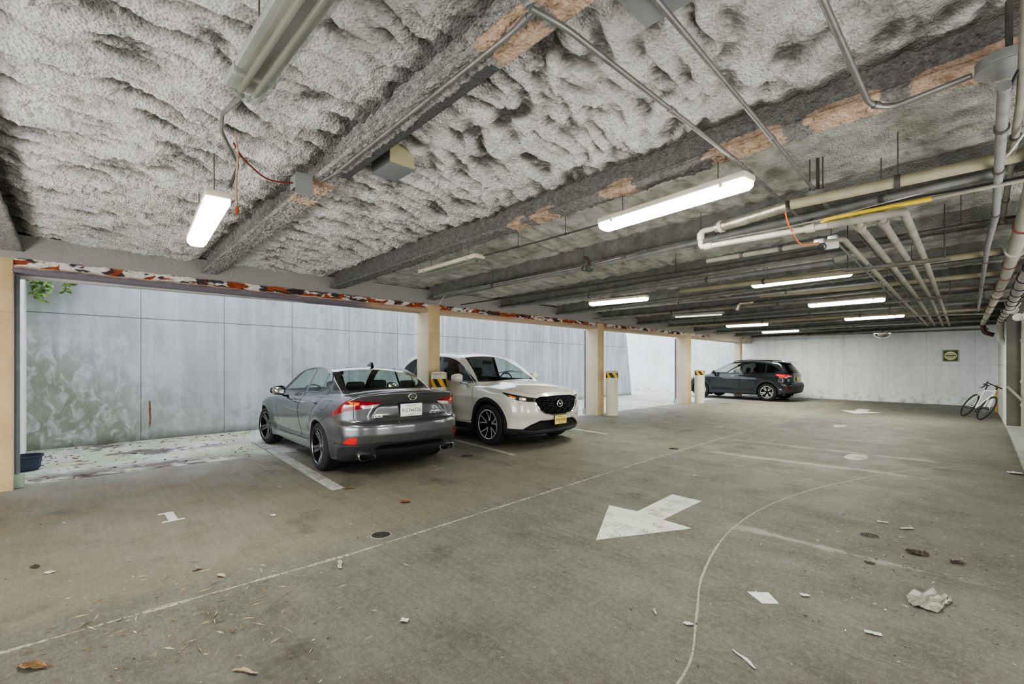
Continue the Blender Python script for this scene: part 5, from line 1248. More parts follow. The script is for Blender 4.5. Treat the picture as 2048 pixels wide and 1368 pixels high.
# conduits crossing the near bays
pipe('conduit', [(-3.42, 1.30, zb(-3.42, 1.3) - .02), (-3.25, 1.325, zb(-3.2, 1.3) - .018), (-1.40, 1.315, zb(-1.4, 1.3) - .018), (-1.25, 1.29, zb(-1.2, 1.3) - .03)], .0125, M_emt, 'thin grey conduit running along the underside of the first beam', 'conduit', couplings=(.12, .97))
pipe('conduit', [(-1.22, 1.24, 2.775), (-1.185, 1.40, 2.762), (-1.20, 3.1, 2.755), (-1.24, 4.85, 2.70), (-1.24, 5.0, 2.80)], .0125, M_emt, 'long grey conduit from the first beam down to the white pipe', 'conduit', couplings=(.27, .56), straps=(.52,), strap_m=M_emt)
pipe('conduit', [(-.82, .2, 2.76), (-.86, 1.55, 2.745), (-.925, 3.0, 2.73), (-.97, 3.95, 2.715)], .0125, M_emt, 'grey conduit ending at the round box with three hangers', 'conduit', couplings=(.72,))
pipe('conduit', [(-.97, 4.06, 2.70), (-1.02, 5.1, 2.70), (-1.03, 5.25, 2.8)], .0125, M_emt, 'short grey conduit continuing past the round box', 'conduit')
pipe('conduit', [(-.44, .2, 2.77), (-.455, 1.9, 2.76), (-.475, 2.90, 2.745), (-.40, 3.0, 2.735), (-.11, 2.93, 2.735)], .0135, M_emt, 'grey conduit bending a right angle under the second beam', 'conduit', br=.09, straps=(.88,), strap_m=M_emt)
pipe('conduit', [(-2.45, .57, 2.70), (-2.92, .58, 2.80), (-3.14, .62, 2.80), (-3.55, .80, 2.78), (-3.50, .74, 2.60)], .0105, M_emt, 'bent grey conduit linking the unlit near fixture to the lit one', 'conduit', br=.04)
# pipes running across the bays (toward the columns)
pipe('pipe', [(-1.05, 3.70, 2.57), (.9, 3.74, 2.57)], .036, M_beige, 'beige pipe just beyond the second beam, upper right', straps=(.30, .62), strap_name='hanger')
pipe('wrapped_pipe', [(-1.62, 3.80, 2.545), (-1.42, 3.77, 2.55), (-1.07, 3.70, 2.565)], .041, M_foil, 'short pipe length wrapped in crinkled silver foil tape', straps=(.08,), strap_m=M_white)
pipe('pipe', [(-1.60, 3.80, 2.545), (-1.755, 3.81, 2.545), (-1.755, 3.81, 2.41), (-.85, 3.84, 2.41)], .022, M_white, 'white plastic pipe with an elbow dropping below the foil wrap', br=.035, couplings=(.16, .28, .9))
pipe('pipe', [(-.86, 3.84, 2.41), (-.452, 3.84, 2.41), (-.454, 3.9, 2.41), (-.524, 5.66, 2.41), (-.68, 8.97, 2.41), (-1.03, 16.5, 2.41)], .026, M_dust, 'rightmost of the four long dusty pipes', 'pipe', br=.05, group='four parallel sloping pipes')
pipe('pipe', [(-.575, 3.90, 2.47), (-.585, 4.03, 2.41), (-.637, 5.64, 2.41), (-.777, 9.1, 2.41), (-1.145, 16.35, 2.41)], .026, M_dust, 'second from the right of the four long dusty pipes', 'pipe', br=.05, group='four parallel sloping pipes', couplings=(.012,))
pipe('pipe', [(-.705, 3.92, 2.47), (-.716, 4.04, 2.41), (-.777, 5.70, 2.41), (-.90, 8.73, 2.41), (-1.29, 16.2, 2.41)], .026, M_dust, 'second from the left of the four long dusty pipes', 'pipe', br=.05, group='four parallel sloping pipes', couplings=(.012,))
pipe('pipe', [(-1.947, 4.36, 2.41), (-.90, 4.33, 2.41), (-.873, 4.36, 2.41), (-1.10, 9.0, 2.41), (-1.405, 16.06, 2.41)], .022, M_dust, 'leftmost of the four long dusty pipes, turning a corner at its near end', 'pipe', br=.05, group='four parallel sloping pipes', straps=(.025, .05))
pipe('thin_conduit', [(-.95, 4.45, 2.43), (-1.18, 9.0, 2.43), (-1.50, 16.0, 2.43)], .009, M_grayp, 'thin dark conduit alongside the leftmost long pipe', 'conduit')
pipe('thin_conduit', [(-.78, 4.2, 2.44), (-.98, 9.0, 2.44), (-1.34, 16.0, 2.44)], .008, M_grayp, 'thin dark conduit between the middle long pipes', 'conduit')
pipe('gas_pipe', [(-.90, 3.845, 2.437), (-.865, 3.84, 2.452), (-.75, 3.84, 2.455), (-.32, 3.85, 2.46)], .015, M_yel, 'bright yellow flexible pipe lying over the white pipe', 'pipe', br=.03)
pipe('thin_conduit', [(-4.06, 3.37, 2.66), (-3.2, 3.365, 2.655), (-2.44, 3.35, 2.66)], .008, M_dk, 'thin black conduit between the unlit fixture and the large lit one', 'conduit', straps=(.35, .75), strap_name='hanger')
pipe('pipe', [(-6.6, 4.40, 2.56), (-3.5, 4.40, 2.56), (-.6, 4.08, 2.585), (.9, 3.98, 2.60)], .022, M_grayp, 'long grey sprinkler pipe running from the columns past the foil wrap', straps=(.2, .42, .62, .8), strap_name='hanger', couplings=(.5,))
pipe('thin_pipe', [(-7.4, 5.55, 2.59), (-2.6, 5.45, 2.57), (.9, 5.2, 2.57)], .012, M_dk, 'thin black iron pipe past the white pipe', straps=(.55, .75, .86), strap_name='hanger')
pipe('pipe', [(-3.6, 7.1, 2.60), (-1.3, 7.02, 2.58), (-.04, 6.78, 2.57)], .036, M_beige, 'beige pipe behind the first strut', straps=(.35, .8), strap_name='hanger')
pipe('pipe', [(-2.9, 8.55, 2.59), (-1.6, 8.55, 2.57), (-.05, 8.40, 2.57)], .034, M_beige, 'beige pipe midway between the first and second struts', straps=(.6,), strap_name='hanger')
pipe('pipe', [(-7.3, 6.55, 2.60), (-3.9, 6.4, 2.58), (-1.35, 6.28, 2.59)], .030, M_grayp, 'plain grey pipe before the first strut', straps=(.4, .75), strap_name='hanger')
pipe('pipe', [(-7.3, 8.35, 2.58), (-3.2, 8.30, 2.57), (-1.2, 8.2, 2.57)], .022, M_grayp, 'grey pipe behind the second lit row of fixtures', straps=(.25, .5, .8), strap_name='hanger')
pipe('pipe', [(-7.3, 9.75, 2.57), (-2.6, 9.7, 2.56), (-.1, 9.6, 2.56)], .028, M_dust, 'dusty pipe just before the second strut', straps=(.3, .6), strap_name='hanger')
pipe('pipe', [(-7.3, 12.05, 2.55), (-2.6, 12.0, 2.55), (-.2, 11.9, 2.55)], .022, M_grayp, 'grey pipe one bay beyond the second strut', straps=(.3, .6, .8), strap_name='hanger')
pipe('pipe', [(-7.3, 13.4, 2.54), (-.25, 13.4, 2.54)], .030, M_beige, 'beige pipe shortly before the third strut', straps=(.4, .7), strap_name='hanger')
pipe('pipe', [(-7.3, 16.9, 2.52), (-.35, 16.8, 2.52)], .024, M_grayp, 'grey pipe one bay beyond the third strut', straps=(.3, .6), strap_name='hanger')
pipe('pipe', [(-7.3, 20.6, 2.49), (-.4, 20.6, 2.49)], .03, M_dust, 'dusty pipe closest to the far wall', straps=(.3, .6), strap_name='hanger')
pipe('pipe', [(-.33, 3.86, 2.463), (.5, 3.86, 2.475)], .012, M_dust, 'dull thin pipe continuing beyond the yellow one')
# right-hand pipes
pipe('pipe', [(-.008, 2.57, 2.50), (-.011, 2.69, 2.49), (-.057, 4.73, 2.49), (-.123, 5.95, 2.49), (-.406, 13.2, 2.49)], .021, M_grayp, 'grey pipe leading straight away at the right edge', straps=(.04, .10, .2, .4, .6), strap_m=M_dk)
pipe('pipe', [(.045, 1.5, 2.59), (.04, 2.95, 2.585), (-.03, 5.5, 2.585), (.3, 5.55, 2.585)], .016, M_dust, 'thinner dusty pipe right of the straight grey one, turning off', br=.05, straps=(.45, .75))
drain = pipe('drain_pipe', [(.13, 3.6, 2.50), (.085, 5.2, 2.49), (-.02, 8.3, 2.49), (-.44, 17.4, 2.48)], .052, M_white, 'thick white drain pipe with red brown clamps', straps=(.12, .26, .33, .42, .50, .60, .72, .85), strap_m=M_redp, seg=14, couplings=(.2, .47))
pipe('duct', [(.30, 4.5, 2.45), (.13, 8.3, 2.44), (.035, 12.0, 2.44), (-.10, 15.2, 2.42), (-.115, 15.55, 2.36), (-.115, 15.6, 1.98), (.03, 15.62, 1.86)], .062, M_ins, 'thick lagged pipe with black bands elbowing into the pier', straps=(.1, .17, .24, .31, .38, .45, .52, .59, .66, .73, .80, .86, .92), strap_m=M_blk, br=.12, seg=14)
pipe('standpipe', [(.235, 15.0, .05), (.235, 15.0, 2.4)], .035, M_white, 'white upright pipe against the pier at the right edge', couplings=(.2, .42, .8))
pipe('branch_pipe', [(.235, 14.98, .60), (.0, 14.96, .92)], .028, M_white, 'white branch pipe slanting off the upright pipe')
pipe('hanging_cable', [(.32, 2.6, 2.62), (.12, 3.0, 2.56), (.0, 3.55, 2.53), (-.05, 3.6, 2.54)], .006, M_cable, 'white cable looping up to the grey pipe at right', 'cable', br=.3)
pipe('hanging_cable', [(.30, 2.2, 2.70), (.1, 2.45, 2.62), (.01, 2.7, 2.57), (-.01, 3.1, 2.53)], .006, M_blk, 'black cable clipped to the straight grey pipe', 'cable', br=.3)
pipe('hanging_cable', [(.6, 3.85, 2.50), (-.1, 3.87, 2.485), (-.5, 3.88, 2.50), (-.9, 3.88, 2.45)], .007, M_blk, 'black cable sagging above the yellow pipe', 'cable', br=.3)
pipe('hanging_cable', [(-6.6, 4.47, 2.60), (-3.4, 4.46, 2.60), (-3.0, 4.43, 2.62), (-2.5, 4.38, 2.60), (-1.0, 4.25, 2.56), (-.2, 4.18, 2.62)], .006, M_cable, 'white cable strung beside the long sprinkler pipe', 'cable', br=.3)
pipe('hanging_cable', [(-1.09, 3.70, 2.54), (-1.08, 3.74, 2.44), (-1.07, 3.98, 2.33), (-.98, 4.12, 2.36)], .005, simple('orange cable', (.65, .12, .02), .5), 'short orange cable hanging by the small valve', 'cable', br=.3)
pipe('hanging_cable', [(-7.72, 5.12, 2.56), (-7.3, 4.95, 2.50), (-6.9, 4.8, 2.62), (-6.4, 4.5, 2.60)], .006, M_cable, 'loose grey cable at the top of the column behind the grey saloon', 'cable', br=.3)
pipe('hanging_cable', [(-3.40, .74, 2.86), (-3.46, .80, 2.80), (-3.55, .98, 2.72), (-3.50, 1.16, 2.74)], .006, simple('dark red cable', (.16, .02, .015), .5), 'dark red cable drooping from a foam hole to the open box', 'cable', br=.3)
o = pipe('hanging_strand', [(-3.18, .70, 2.84), (-3.20, .72, 2.72), (-3.30, .73, 2.56), (-3.30, .735, 2.42)], .006, simple('rusty strand', (.42, .26, .18), .8, var=.4, vscale=30), 'rusty strand dangling below the foam hole', 'strand')
mb = MB(); mb.tube([(-3.30, .735, 2.43), (-3.305, .74, 2.40), (-3.30, .735, 2.37)], [.006, .014, .004], 7); mb.build('rust_clump', simple('rust', (.30, .07, .02), .9), o)
el = pipe('elbow', [(-.44, 17.35, 2.48), (-.45, 17.75, 2.47), (-.44, 17.78, 2.26), (-.25, 17.8, 2.18)], .056, simple('red brown pipe elbow', (.07, .02, .018), .5), 'red brown elbow at the far end of the white drain pipe', br=.1, seg=14)
el.parent = drain; [el.__delitem__(k_) for k_ in ('label', 'category')]; el['label'] = 'red brown elbow'
# struts under the sloping pipes
for a, b, lab in (((-1.12, 5.60), (-.345, 5.65), 'nearest strut channel carrying the sloping pipes'), ((-1.31, 9.2), (-.51, 8.9), 'middle strut channel carrying the sloping pipes'), ((-1.38, 12.05), (-.25, 12.55), 'furthest strut channel carrying the sloping pipes')):
    d = Vector((b[0] - a[0], b[1] - a[1], 0)); M_ = Matrix.Translation((*a, 2.355)) @ Matrix.Rotation(math.atan2(d.y, d.x), 4, 'Z'); L = d.length
    e = empty('strut_channel', (*a, 2.355), 0, lab, 'bracket', 'strut channels')
    mb = MB(); mb.box((0, -.02, 0), (L, .02, .003), M_); mb.box((0, -.02, 0), (L, -.017, .025), M_); mb.box((0, .017, 0), (L, .02, .025), M_)
    o = mb.build('channel', simple('grey strut steel', (.13, .13, .115), .6, .4, var=.3, vscale=8), e, smooth=False); o.location = (-a[0], -a[1], -2.355)
    for f in (.04, .95):
        mb = MB(); p = M_ @ Vector((L * f, 0, 0)); mb.tube([p, Vector((p.x, p.y, zb(p.x, p.y) + .05))], .005, 6); q = mb.build('hanger_rod', M_dk, e); q.location = (-a[0], -a[1], -2.355)
# boxes
def round_box(x, y, z, r, label, rods):
    e = empty('junction_box', (x, y, z), 0, label, 'junction box')
    mb = MB(); mb.lathe([(0, 0), (r * .93, 0), (r * .97, .004), (r, .012), (r, .045), (r * .9, .05), (0, .05)], 28); mb.build('box_body', simple('grey cast box', (.20, .205, .20), .5, .3, var=.2, vscale=12), e, angle=30)
    mb = MB(); mb.lathe([(0, -.004), (r * 1.02, -.004), (r * 1.03, 0), (r * 1.02, .003), (0, .003)], 28); mb.build('cover_plate', M_grayp, e, angle=30)
    for dx, dy in rods:
        mb = MB(); mb.tube([(dx * r, dy * r, .04), (dx * r, dy * r, zb(x, y) + .15 - z)], .0045 if abs(dx) > .2 else .012, 8); mb.build('hanger_rod', M_dk, e)
    return e
round_box(-.97, 4.0, 2.665, .068, 'round grey box hung on three rods beside the conduit', ((-.6, 0), (.1, .2), (.6, .1)))
round_box(-.005, 2.88, 2.70, .095, 'large round grey box at the upper right corner', ((.1, .3),))
def square_box(name, lo, hi, label, cat, side_m):
    e = empty(name, ((lo[0] + hi[0]) / 2, (lo[1] + hi[1]) / 2, lo[2]), 0, label, cat)
    off = e.location
    mb = MB(); mb.bbox(lo, hi, .006); o = mb.build('box_body', side_m, e); o.location = -off
    mb = MB(); mb.bbox((lo[0] - .004, lo[1] - .004, lo[2] - .006), (hi[0] + .004, hi[1] + .004, lo[2] + .001), .003); o = mb.build('box_cover', simple('grey box cover', (.17, .18, .185), .5), e); o.location = -off
    for s_ in (0, 1):
        mb = MB(); p = Vector(((lo[0] if s_ else hi[0]) + (.02 if s_ else -.02), (lo[1] + hi[1]) / 2, lo[2] - .008)); mb.lathe([(0, -.002), (.006, -.002), (.006, .004)], 10, Matrix.Translation(p)); o = mb.build('screw', M_emt, e); o.location = -off
    return e
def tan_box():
    t = NT('tan box side with painted shade'); g = t.xyz(t.n('ShaderNodeNewGeometry').outputs['True Normal']); t.bsdf(t.mix(t.rng(g[1], -.4, -.6), (.40, .36, .22), (.10, .10, .095)), .6); return t.m  # near-side face darkened in the colour to stand for its shadow
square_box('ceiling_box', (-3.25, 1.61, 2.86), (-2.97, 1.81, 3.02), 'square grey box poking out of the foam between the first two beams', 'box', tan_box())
square_box('ceiling_box', (-.97, 1.28, 2.775), (-.55, 1.64, 2.95), 'dark grey square box at the top edge between two conduits', 'box', M_grayp)
e = empty('ceiling_junction_box', (-3.50, 1.19, 2.70), 0, 'open zinc box with red wires on the first beam', 'junction box')
mb = MB()
for lo, hi in (((-.06, -.055, 0), (.06, -.05, .09)), ((-.06, .05, 0), (.06, .055, .09)), ((-.06, -.05, 0), (-.055, .05, .09)), ((.055, -.05, 0), (.06, .05, .09)), ((-.06, -.05, .085), (.06, .05, .09))): mb.box(lo, hi)
mb.build('box_body', M_board_metal, e, smooth=False)
mb = MB(); mb.tube([(-.05, .02, .05), (-.02, -.03, .03), (.01, .02, .035), (.04, -.01, .06)], .007, 6); mb.tube([(-.04, -.03, .06), (.0, .03, .02), (.03, .03, .06)], .006, 6); mb.build('wires', simple('red wire', (.35, .03, .03), .5), e)
mb = MB(); mb.box((.06, -.06, -.05), (.065, .06, .10)); mb.build('bracket', M_board_metal, e, smooth=False)
e = empty('hanging_valve', (-.93, 4.15, 2.355), 0, 'small grey valve with a clear tag beside the orange cable', 'valve')
mb = MB(); mb.bbox((-.09, -.02, 0), (-.02, .03, .04), .006); mb.bbox((.0, -.02, .02), (.06, .03, .05), .006); mb.build('valve_body', M_board_metal, e)
mb = MB(); mb.bbox((-.02, -.03, -.05), (.07, .01, .0), .008); mb.build('valve_tag', simple('pale plastic tag', (.5, .5, .46), .4), e)
mb = MB(); mb.tube([(-.03 + .025 * math.cos(t), -.03, -.03 + .025 * math.sin(t)) for t in np.linspace(0, 2 * PI, 17)[:-1]], .004, 6, True); mb.build('wire_loop', M_blk, e)
# sprinkler riser
e = empty('ceiling_sprinkler', (-3.35, 4.38, 2.56), 0, 'rusty sprinkler fitting standing up from the grey pipe', 'sprinkler')
mb = MB(); mb.tube(bend([(0, 0, 0), (0, 0, .10), (-.07, 0, .13)], .03), .016, 10); mb.build('riser', simple('dark rusty iron', (.07, .035, .025), .8, var=.4, vscale=25), e)
mb = MB(); mb.bbox((-.035, -.035, -.045), (.035, .035, .03), .012); mb.build('tee_fitting', M_dk, e)
# security lamps and dome mirror
for (x, y, z, lab) in ((.06, 12.3, 2.42, 'upper round white security lamp by the lagged pipe'), (.13, 12.5, 2.30, 'lower round white security lamp by the lagged pipe')):
    e = empty('security_lamp', (x, y, z), 0, lab, 'lamp', 'white security lamps')
    R_ = Matrix.Rotation(math.radians(120), 4, 'X')
    mb = MB(); mb.lathe([(0, -.05), (.03, -.05), (.055, 0), (.075, .06), (.07, .062)], 24, R_); mb.build('lamp_shade', simple('white lamp housing', (.72, .72, .68), .4), e)
    mb = MB(); mb.lathe([(0, .05), (.066, .052), (.068, .05)], 24, R_); mb.build('lamp_lens', M_clear, e)
    mb = MB(); mb.tube([(0, 0, -.0), (.06, .03, .03), (.10, .05, .10)], .014, 8); mb.build('mounting_arm', M_white, e)
e = empty('dome_mirror', (-2.95, 20.3, 2.47), 0, 'silver dome mirror under the ceiling near the far wall', 'mirror')
mb = MB(); mb.lathe([(.27 * math.sin(a), -.20 * math.cos(a)) for a in np.linspace(0, PI / 2, 12)], 32); mb.build('mirror_dome', simple('silvered dome', (.85, .85, .85), .08, 1.), e)
mb = MB(); mb.lathe([(.265, -.008), (.285, -.008), (.285, .012), (.265, .012)], 32); mb.build('mirror_rim', M_grayp, e)
mb = MB(); mb.tube([(0, 0, -.05), (0, 0, .12)], .01, 8); mb.build('mirror_rod', M_dk, e)
e = empty('sprinkler_elbow', (-3.5, 9.2, 2.50), 0, 'foil wrapped pipe end hanging below the third row of beams', 'pipe')
mb = MB(); mb.tube(bend([(.25, .05, .08), (0, 0, .07), (-.04, 0, -.05)], .06), [.035] * 8, 12); mb.build('foil_elbow', M_foil, e)
mb = MB(); mb.tube([(.2, .04, .08), (.2, .04, .14)], .005, 6); mb.build('hanger_rod', M_dk, e)
# ------------------------------------------------------------------ paint on the floor
def wornpaint(name, col, wear):
    t = NT(name); v = t.coord(); n = t.noise(v, 5, 6, .7); f = t.noise(v, 45, 4, .7)
    st = t.noise(t.coord(scale=(2, 60, 1)), 1., 3, .6)
    m = t.math('ADD', t.math('MULTIPLY', n, .55), t.math('ADD', t.math('MULTIPLY', f, .3), t.math('MULTIPLY', st, .3)))
    c = t.mix(t.rng(m, wear, wear + .16), (.15, .144, .12), col); t.bsdf(c, .75); return t.m
M_arrow = wornpaint('white traffic paint', (.60, .595, .56), .42)
M_line = wornpaint('worn line paint', (.46, .45, .42), .46)
M_faint = wornpaint('faint worn paint', (.32, .31, .28), .52)
def flat(name, poly, m, label, cat, z=.0025, group=None, loc=None):
    mb = MB(); n = len(poly); mb.add([(x, y, 0.0005) for x, y in poly] + [(x, y, z) for x, y in poly], [tuple(range(n, 2 * n))] + [(i, (i + 1) % n, (i + 1) % n + n, i + n) for i in range(n)])
    o = mb.build(name, m, smooth=False); return tag(o, label, cat, group)
flat('painted_arrow', [(-2.30, 3.10), (-1.885, 3.93), (-2.175, 3.945), (-2.19, 4.77), (-2.52, 4.78), (-2.465, 3.985), (-2.765, 3.945)], M_arrow, 'large white arrow painted on the aisle floor, pointing toward the viewer', 'floor marking')
ox, oy = -.68, 13.05
flat('painted_arrow', [(-2.30 + ox, 3.10 + oy), (-1.83 + ox, 3.93 + oy), (-2.175 + ox, 3.945 + oy), (-2.19 + ox, 4.77 + oy), (-2.52 + ox, 4.78 + oy), (-2.465 + ox, 3.985 + oy), (-2.80 + ox, 3.945 + oy)], M_arrow, 'small far white arrow painted before the pale back wall', 'floor marking')
def lineq(a, b, w, m, label, grp='painted stall lines'):
    a, b = Vector((*a, 0)), Vector((*b, 0)); d = (b - a).normalized(); s_ = Vector((-d.y, d.x, 0)) * w / 2
    return flat('stall_line', [tuple((p)[:2]) for p in (a - s_, b - s_, b + s_, a + s_)], m, label, 'floor marking', .002, grp)
lineq((-9.3, 2.42), (-5.23, 2.19), .15, M_line, 'wide worn white stall line beside the grey saloon')
lineq((-9.4, 5.38), (-5.28, 5.02), .09, M_line, 'thin white stall line between the grey saloon and the white SUV')
lineq((-9.4, 8.06), (-5.52, 7.86), .12, M_line, 'white stall line emerging in front of the white SUV')
lineq((-7.6, 10.98), (-5.54, 10.52), .09, M_faint, 'faint stall line starting at the column right of the white SUV')
lineq((-7.9, 13.5), (-6.1, 13.18), .10, M_faint, 'faint stall line in the empty bay before the dark crossover')
lineq((-7.5, 17.2), (-4.9, 16.9), .09, M_line, 'thin far stall line in front of the dark crossover')
T90 = lambda x, y: Matrix.Translation((x, y, .001)) @ Matrix(((0, -1, 0, 0), (1, 0, 0, 0), (0, 0, 1, 0), (0, 0, 0, 1)))
M_num = wornpaint('worn number paint', (.56, .55, .52), .34)
mb = MB(); mb.add([T90(-5.38, .655) @ Vector((x, y, .002)) for x, y in ((-.085, -.17), (.085, -.17), (.085, -.125), (.035, -.125), (.035, .17), (-.085, .17), (-.085, .125), (-.035, .125), (-.035, -.125), (-.085, -.125))], [tuple(range(10))])
tag(mb.build('stall_number', M_num, smooth=False), 'white painted number 1 on the empty stall floor', 'floor marking')
o = text_mesh('stall_number', '2', .42, M_faint, T90(-5.42, 3.62), None, .001); tag(o, 'faint painted number 2 behind the grey saloon', 'floor marking')
def blob(cx, cy, rx, ry, sd, n=26, amp=.18):
    return [(cx + rx * math.cos(2 * PI * k / n) * (1 + amp * pn(sd + 2 * math.cos(2 * PI * k / n), 2 * math.sin(2 * PI * k / n), sd).item()), cy + ry * math.sin(2 * PI * k / n) * (1 + amp * pn(sd + 2 * math.cos(2 * PI * k / n), 2 * math.sin(2 * PI * k / n), sd).item())) for k in range(n)]
flat('floor_patch', blob(-1.59, 8.73, .14, .30, 1.3), M_line, 'pale round patch on the aisle floor beyond the worn streak', 'floor patch')
flat('floor_patch', blob(-2.62, 12.73, .11, .30, 4.1), M_line, 'smaller pale round patch further up the aisle', 'floor patch')
flat('floor_patch', blob(-4.42, 10.5, .10, .2, 7.7), M_faint, 'faint oval patch near the joint at mid aisle', 'floor patch')
# ------------------------------------------------------------------ drains
M_iron = simple('cast iron drain', (.05, .047, .042), .7, .2, var=.7, vscale=60)
def drain(x, y, r, label, ring=(.20, .19, .165)):
    e = empty('floor_drain', (x, y, 0), 0, label, 'drain')
    mb = MB(); mb.lathe([(r * .90, .002), (r * .92, .006), (r, .005), (r * 1.03, .0)], 32); mb.build('drain_ring', simple('drain ring %.2f' % ring[0], ring, .6), e)
    mb = MB(); mb.lathe([(0, .0025), (r * .90, .0025)], 32)
    for k in range(-3, 4):
        w = math.sqrt(max(0, (r * .8) ** 2 - (k * r * .22) ** 2)); mb.box((k * r * .22 - r * .05, -w, .002), (k * r * .22 + r * .05, w, .006))
    mb.build('drain_grate', M_iron, e, smooth=False)
drain(-3.60, 1.87, .085, 'round dark floor drain with a pale ring beside the long joint')
drain(-5.73, 4.43, .10, 'round dark drain behind the grey saloon', (.06, .055, .05))
drain(-.79, 4.84, .07, 'small round hole cover among litter in the aisle', (.12, .09, .07))
drain(-3.83, 7.31, .10, 'worn round cover on the joint near the white SUV', (.25, .23, .2))
# ------------------------------------------------------------------ bollards
M_bol = simple('cream bollard paint', (.66, .62, .53), .5, var=.10, vscale=5, bump=.15, bscale=25)
def hazard():
    t = NT('black and yellow hazard tape'); v = t.coord(); s = t.xyz(v)
    ang = t.math('MULTIPLY', t.math('ARCTAN2', s[1], s[0]), .155)
    q = t.math('FRACT', t.math('DIVIDE', t.math('ADD', ang, t.math('MULTIPLY', s[2], .62)), .19))
    c = t.mix(t.math('GREATER_THAN', q, .5), (.80, .42, .02), (.02, .018, .016)); t.bsdf(c, .45); return t.m
M_haz = hazard()
def bollard(x, y, h, r, label, z0, z1):
    e = empty('bollard', (x, y, 0), 0, label, 'bollard', 'bollards beside the columns')
    mb = MB(); mb.lathe([(0, -.002), (r * 1.01, -.002), (r, .02), (r, h - .05), (r * .97, h - .022), (r * .88, h - .008), (r * .6, h), (0, h)], 40); mb.build('post', M_bol, e, angle=50)
    mb = MB(); mb.lathe([(r + .0005, z0), (r + .003, z0 + .001), (r + .003, z1 - .001), (r + .0005, z1)], 40); mb.build('hazard_band', M_haz, e)
    mb = MB(); mb.lathe([(r * .95, h - .018), (r * 1.0, h - .03), (r * 1.005, h - .05)], 40); mb.build('cap_edge', simple('tan cap edge', (.52, .42, .28), .6), e)
    return e
bollard(-7.47, 5.09, 1.27, .15, 'cream bollard squeezed between the grey saloon and the white SUV', .98, 1.14)
bollard(-7.46, 10.78, 1.23, .165, 'cream bollard at the column just right of the white SUV', 1.03, 1.165)
bollard(-7.55, 16.30, 1.20, .17, 'cream bollard hiding the front of the dark crossover', 1.0, 1.145)
# ------------------------------------------------------------------ downspouts, pot, ivy
M_dsp = simple('grey blue downspout', (.20, .23, .25), .5, var=.15, vscale=6)
for x, y, lab in ((-8.165, 10.50, 'grey downspout on the column just right of the white SUV'), (-8.165, 15.73, 'grey downspout on the column beside the dark crossover'), (-7.85, -.492, 'thin grey downspout on the nearest column at the left edge')):
    e = empty('downspout', (x, y, 0), 0, lab, 'pipe', 'column downspouts')
    mb = MB(); mb.tube([(0, 0, .12), (0, 0, 2.45 - .009 * y)], .034 if y > 0 else .022, 12); mb.build('pipe_run', M_dsp, e)
    mb = MB(); mb.bbox((-.055, -.055, 0), (.055, .055, .16), .012); mb.build('foot_boot', simple('pale green boot', (.32, .40, .34), .7), e)
e = empty('bucket', (-9.1, -.50, -.012), 0, 'dark blue bucket outside, behind the column at the left edge', 'bucket')
mb = MB(); mb.lathe([(0, .0), (.13, 0), (.165, .17), (.185, .18), (.185, .205), (.17, .205), (.15, .03), (0, .03)], 32); mb.build('bucket_body', simple('dark blue plastic', (.035, .05, .085), .5), e)
mb = MB(); mb.lathe([(.150, .165), (0, .168)], 32); mb.build('rain_water', simple('bucket water', (.02, .03, .04), .05), e)
def leaf_mesh(mb, p, d, up, L, W, fold=.25, mi=0):
    d = Vector(d).normalized(); s_ = d.cross(Vector(up)).normalized(); n = s_.cross(d); p = Vector(p); vs = []
    for t, w in ((0, .05), (.25, .8), (.5, 1.), (.75, .7), (1., .0)):
        c = p + d * L * t - n * (L * .18 * t * t)
        vs += [c - s_ * W * w * .5 + n * fold * W * w * .5, c, c + s_ * W * w * .5 + n * fold * W * w * .5]
    fs = []
    for i in range(4): fs += [(3 * i, 3 * i + 1, 3 * i + 4, 3 * i + 3), (3 * i + 1, 3 * i + 2, 3 * i + 5, 3 * i + 4)]
    mb.add(vs, fs, mi)
r2 = random.Random(4)
e = empty('hanging_ivy', (-10.9, -.5, 2.9), 0, 'leafy green creeper hanging down the algae-stained wall corner', 'plant')
leafm = [simple('ivy leaf green', (.12, .24, .05), .55, var=.4, vscale=12), simple('ivy leaf pale', (.28, .42, .12), .55, var=.3, vscale=12)]
stem = MB(); lf = MB()
for k in range(11):
    y = r2.uniform(-.2, .85); z = r2.uniform(.1, .5); ln = r2.uniform(.25, .9) if y < .35 else r2.uniform(.2, .45); x = r2.uniform(-.02, .18); P = []
    for j in range(9):
        P.append((x + .05 * math.sin(j * .9 + k), y + .06 * math.sin(j * .7 + 2 * k), z - ln * j / 8))
    stem.tube(P, .004, 5)
    for j in range(9):
        for q in range(3):
            a = r2.uniform(0, 2 * PI); leaf_mesh(lf, P[j], (abs(math.cos(a)) * .7 + .1, math.sin(a), -.5 + r2.uniform(-.4, .4)), (.6, .1, .8), r2.uniform(.06, .12), r2.uniform(.04, .065), mi=r2.randrange(2))
stem.build('stem', simple('creeper stem', (.16, .11, .06), .8), e); lf.build('foliage', leafm, e)
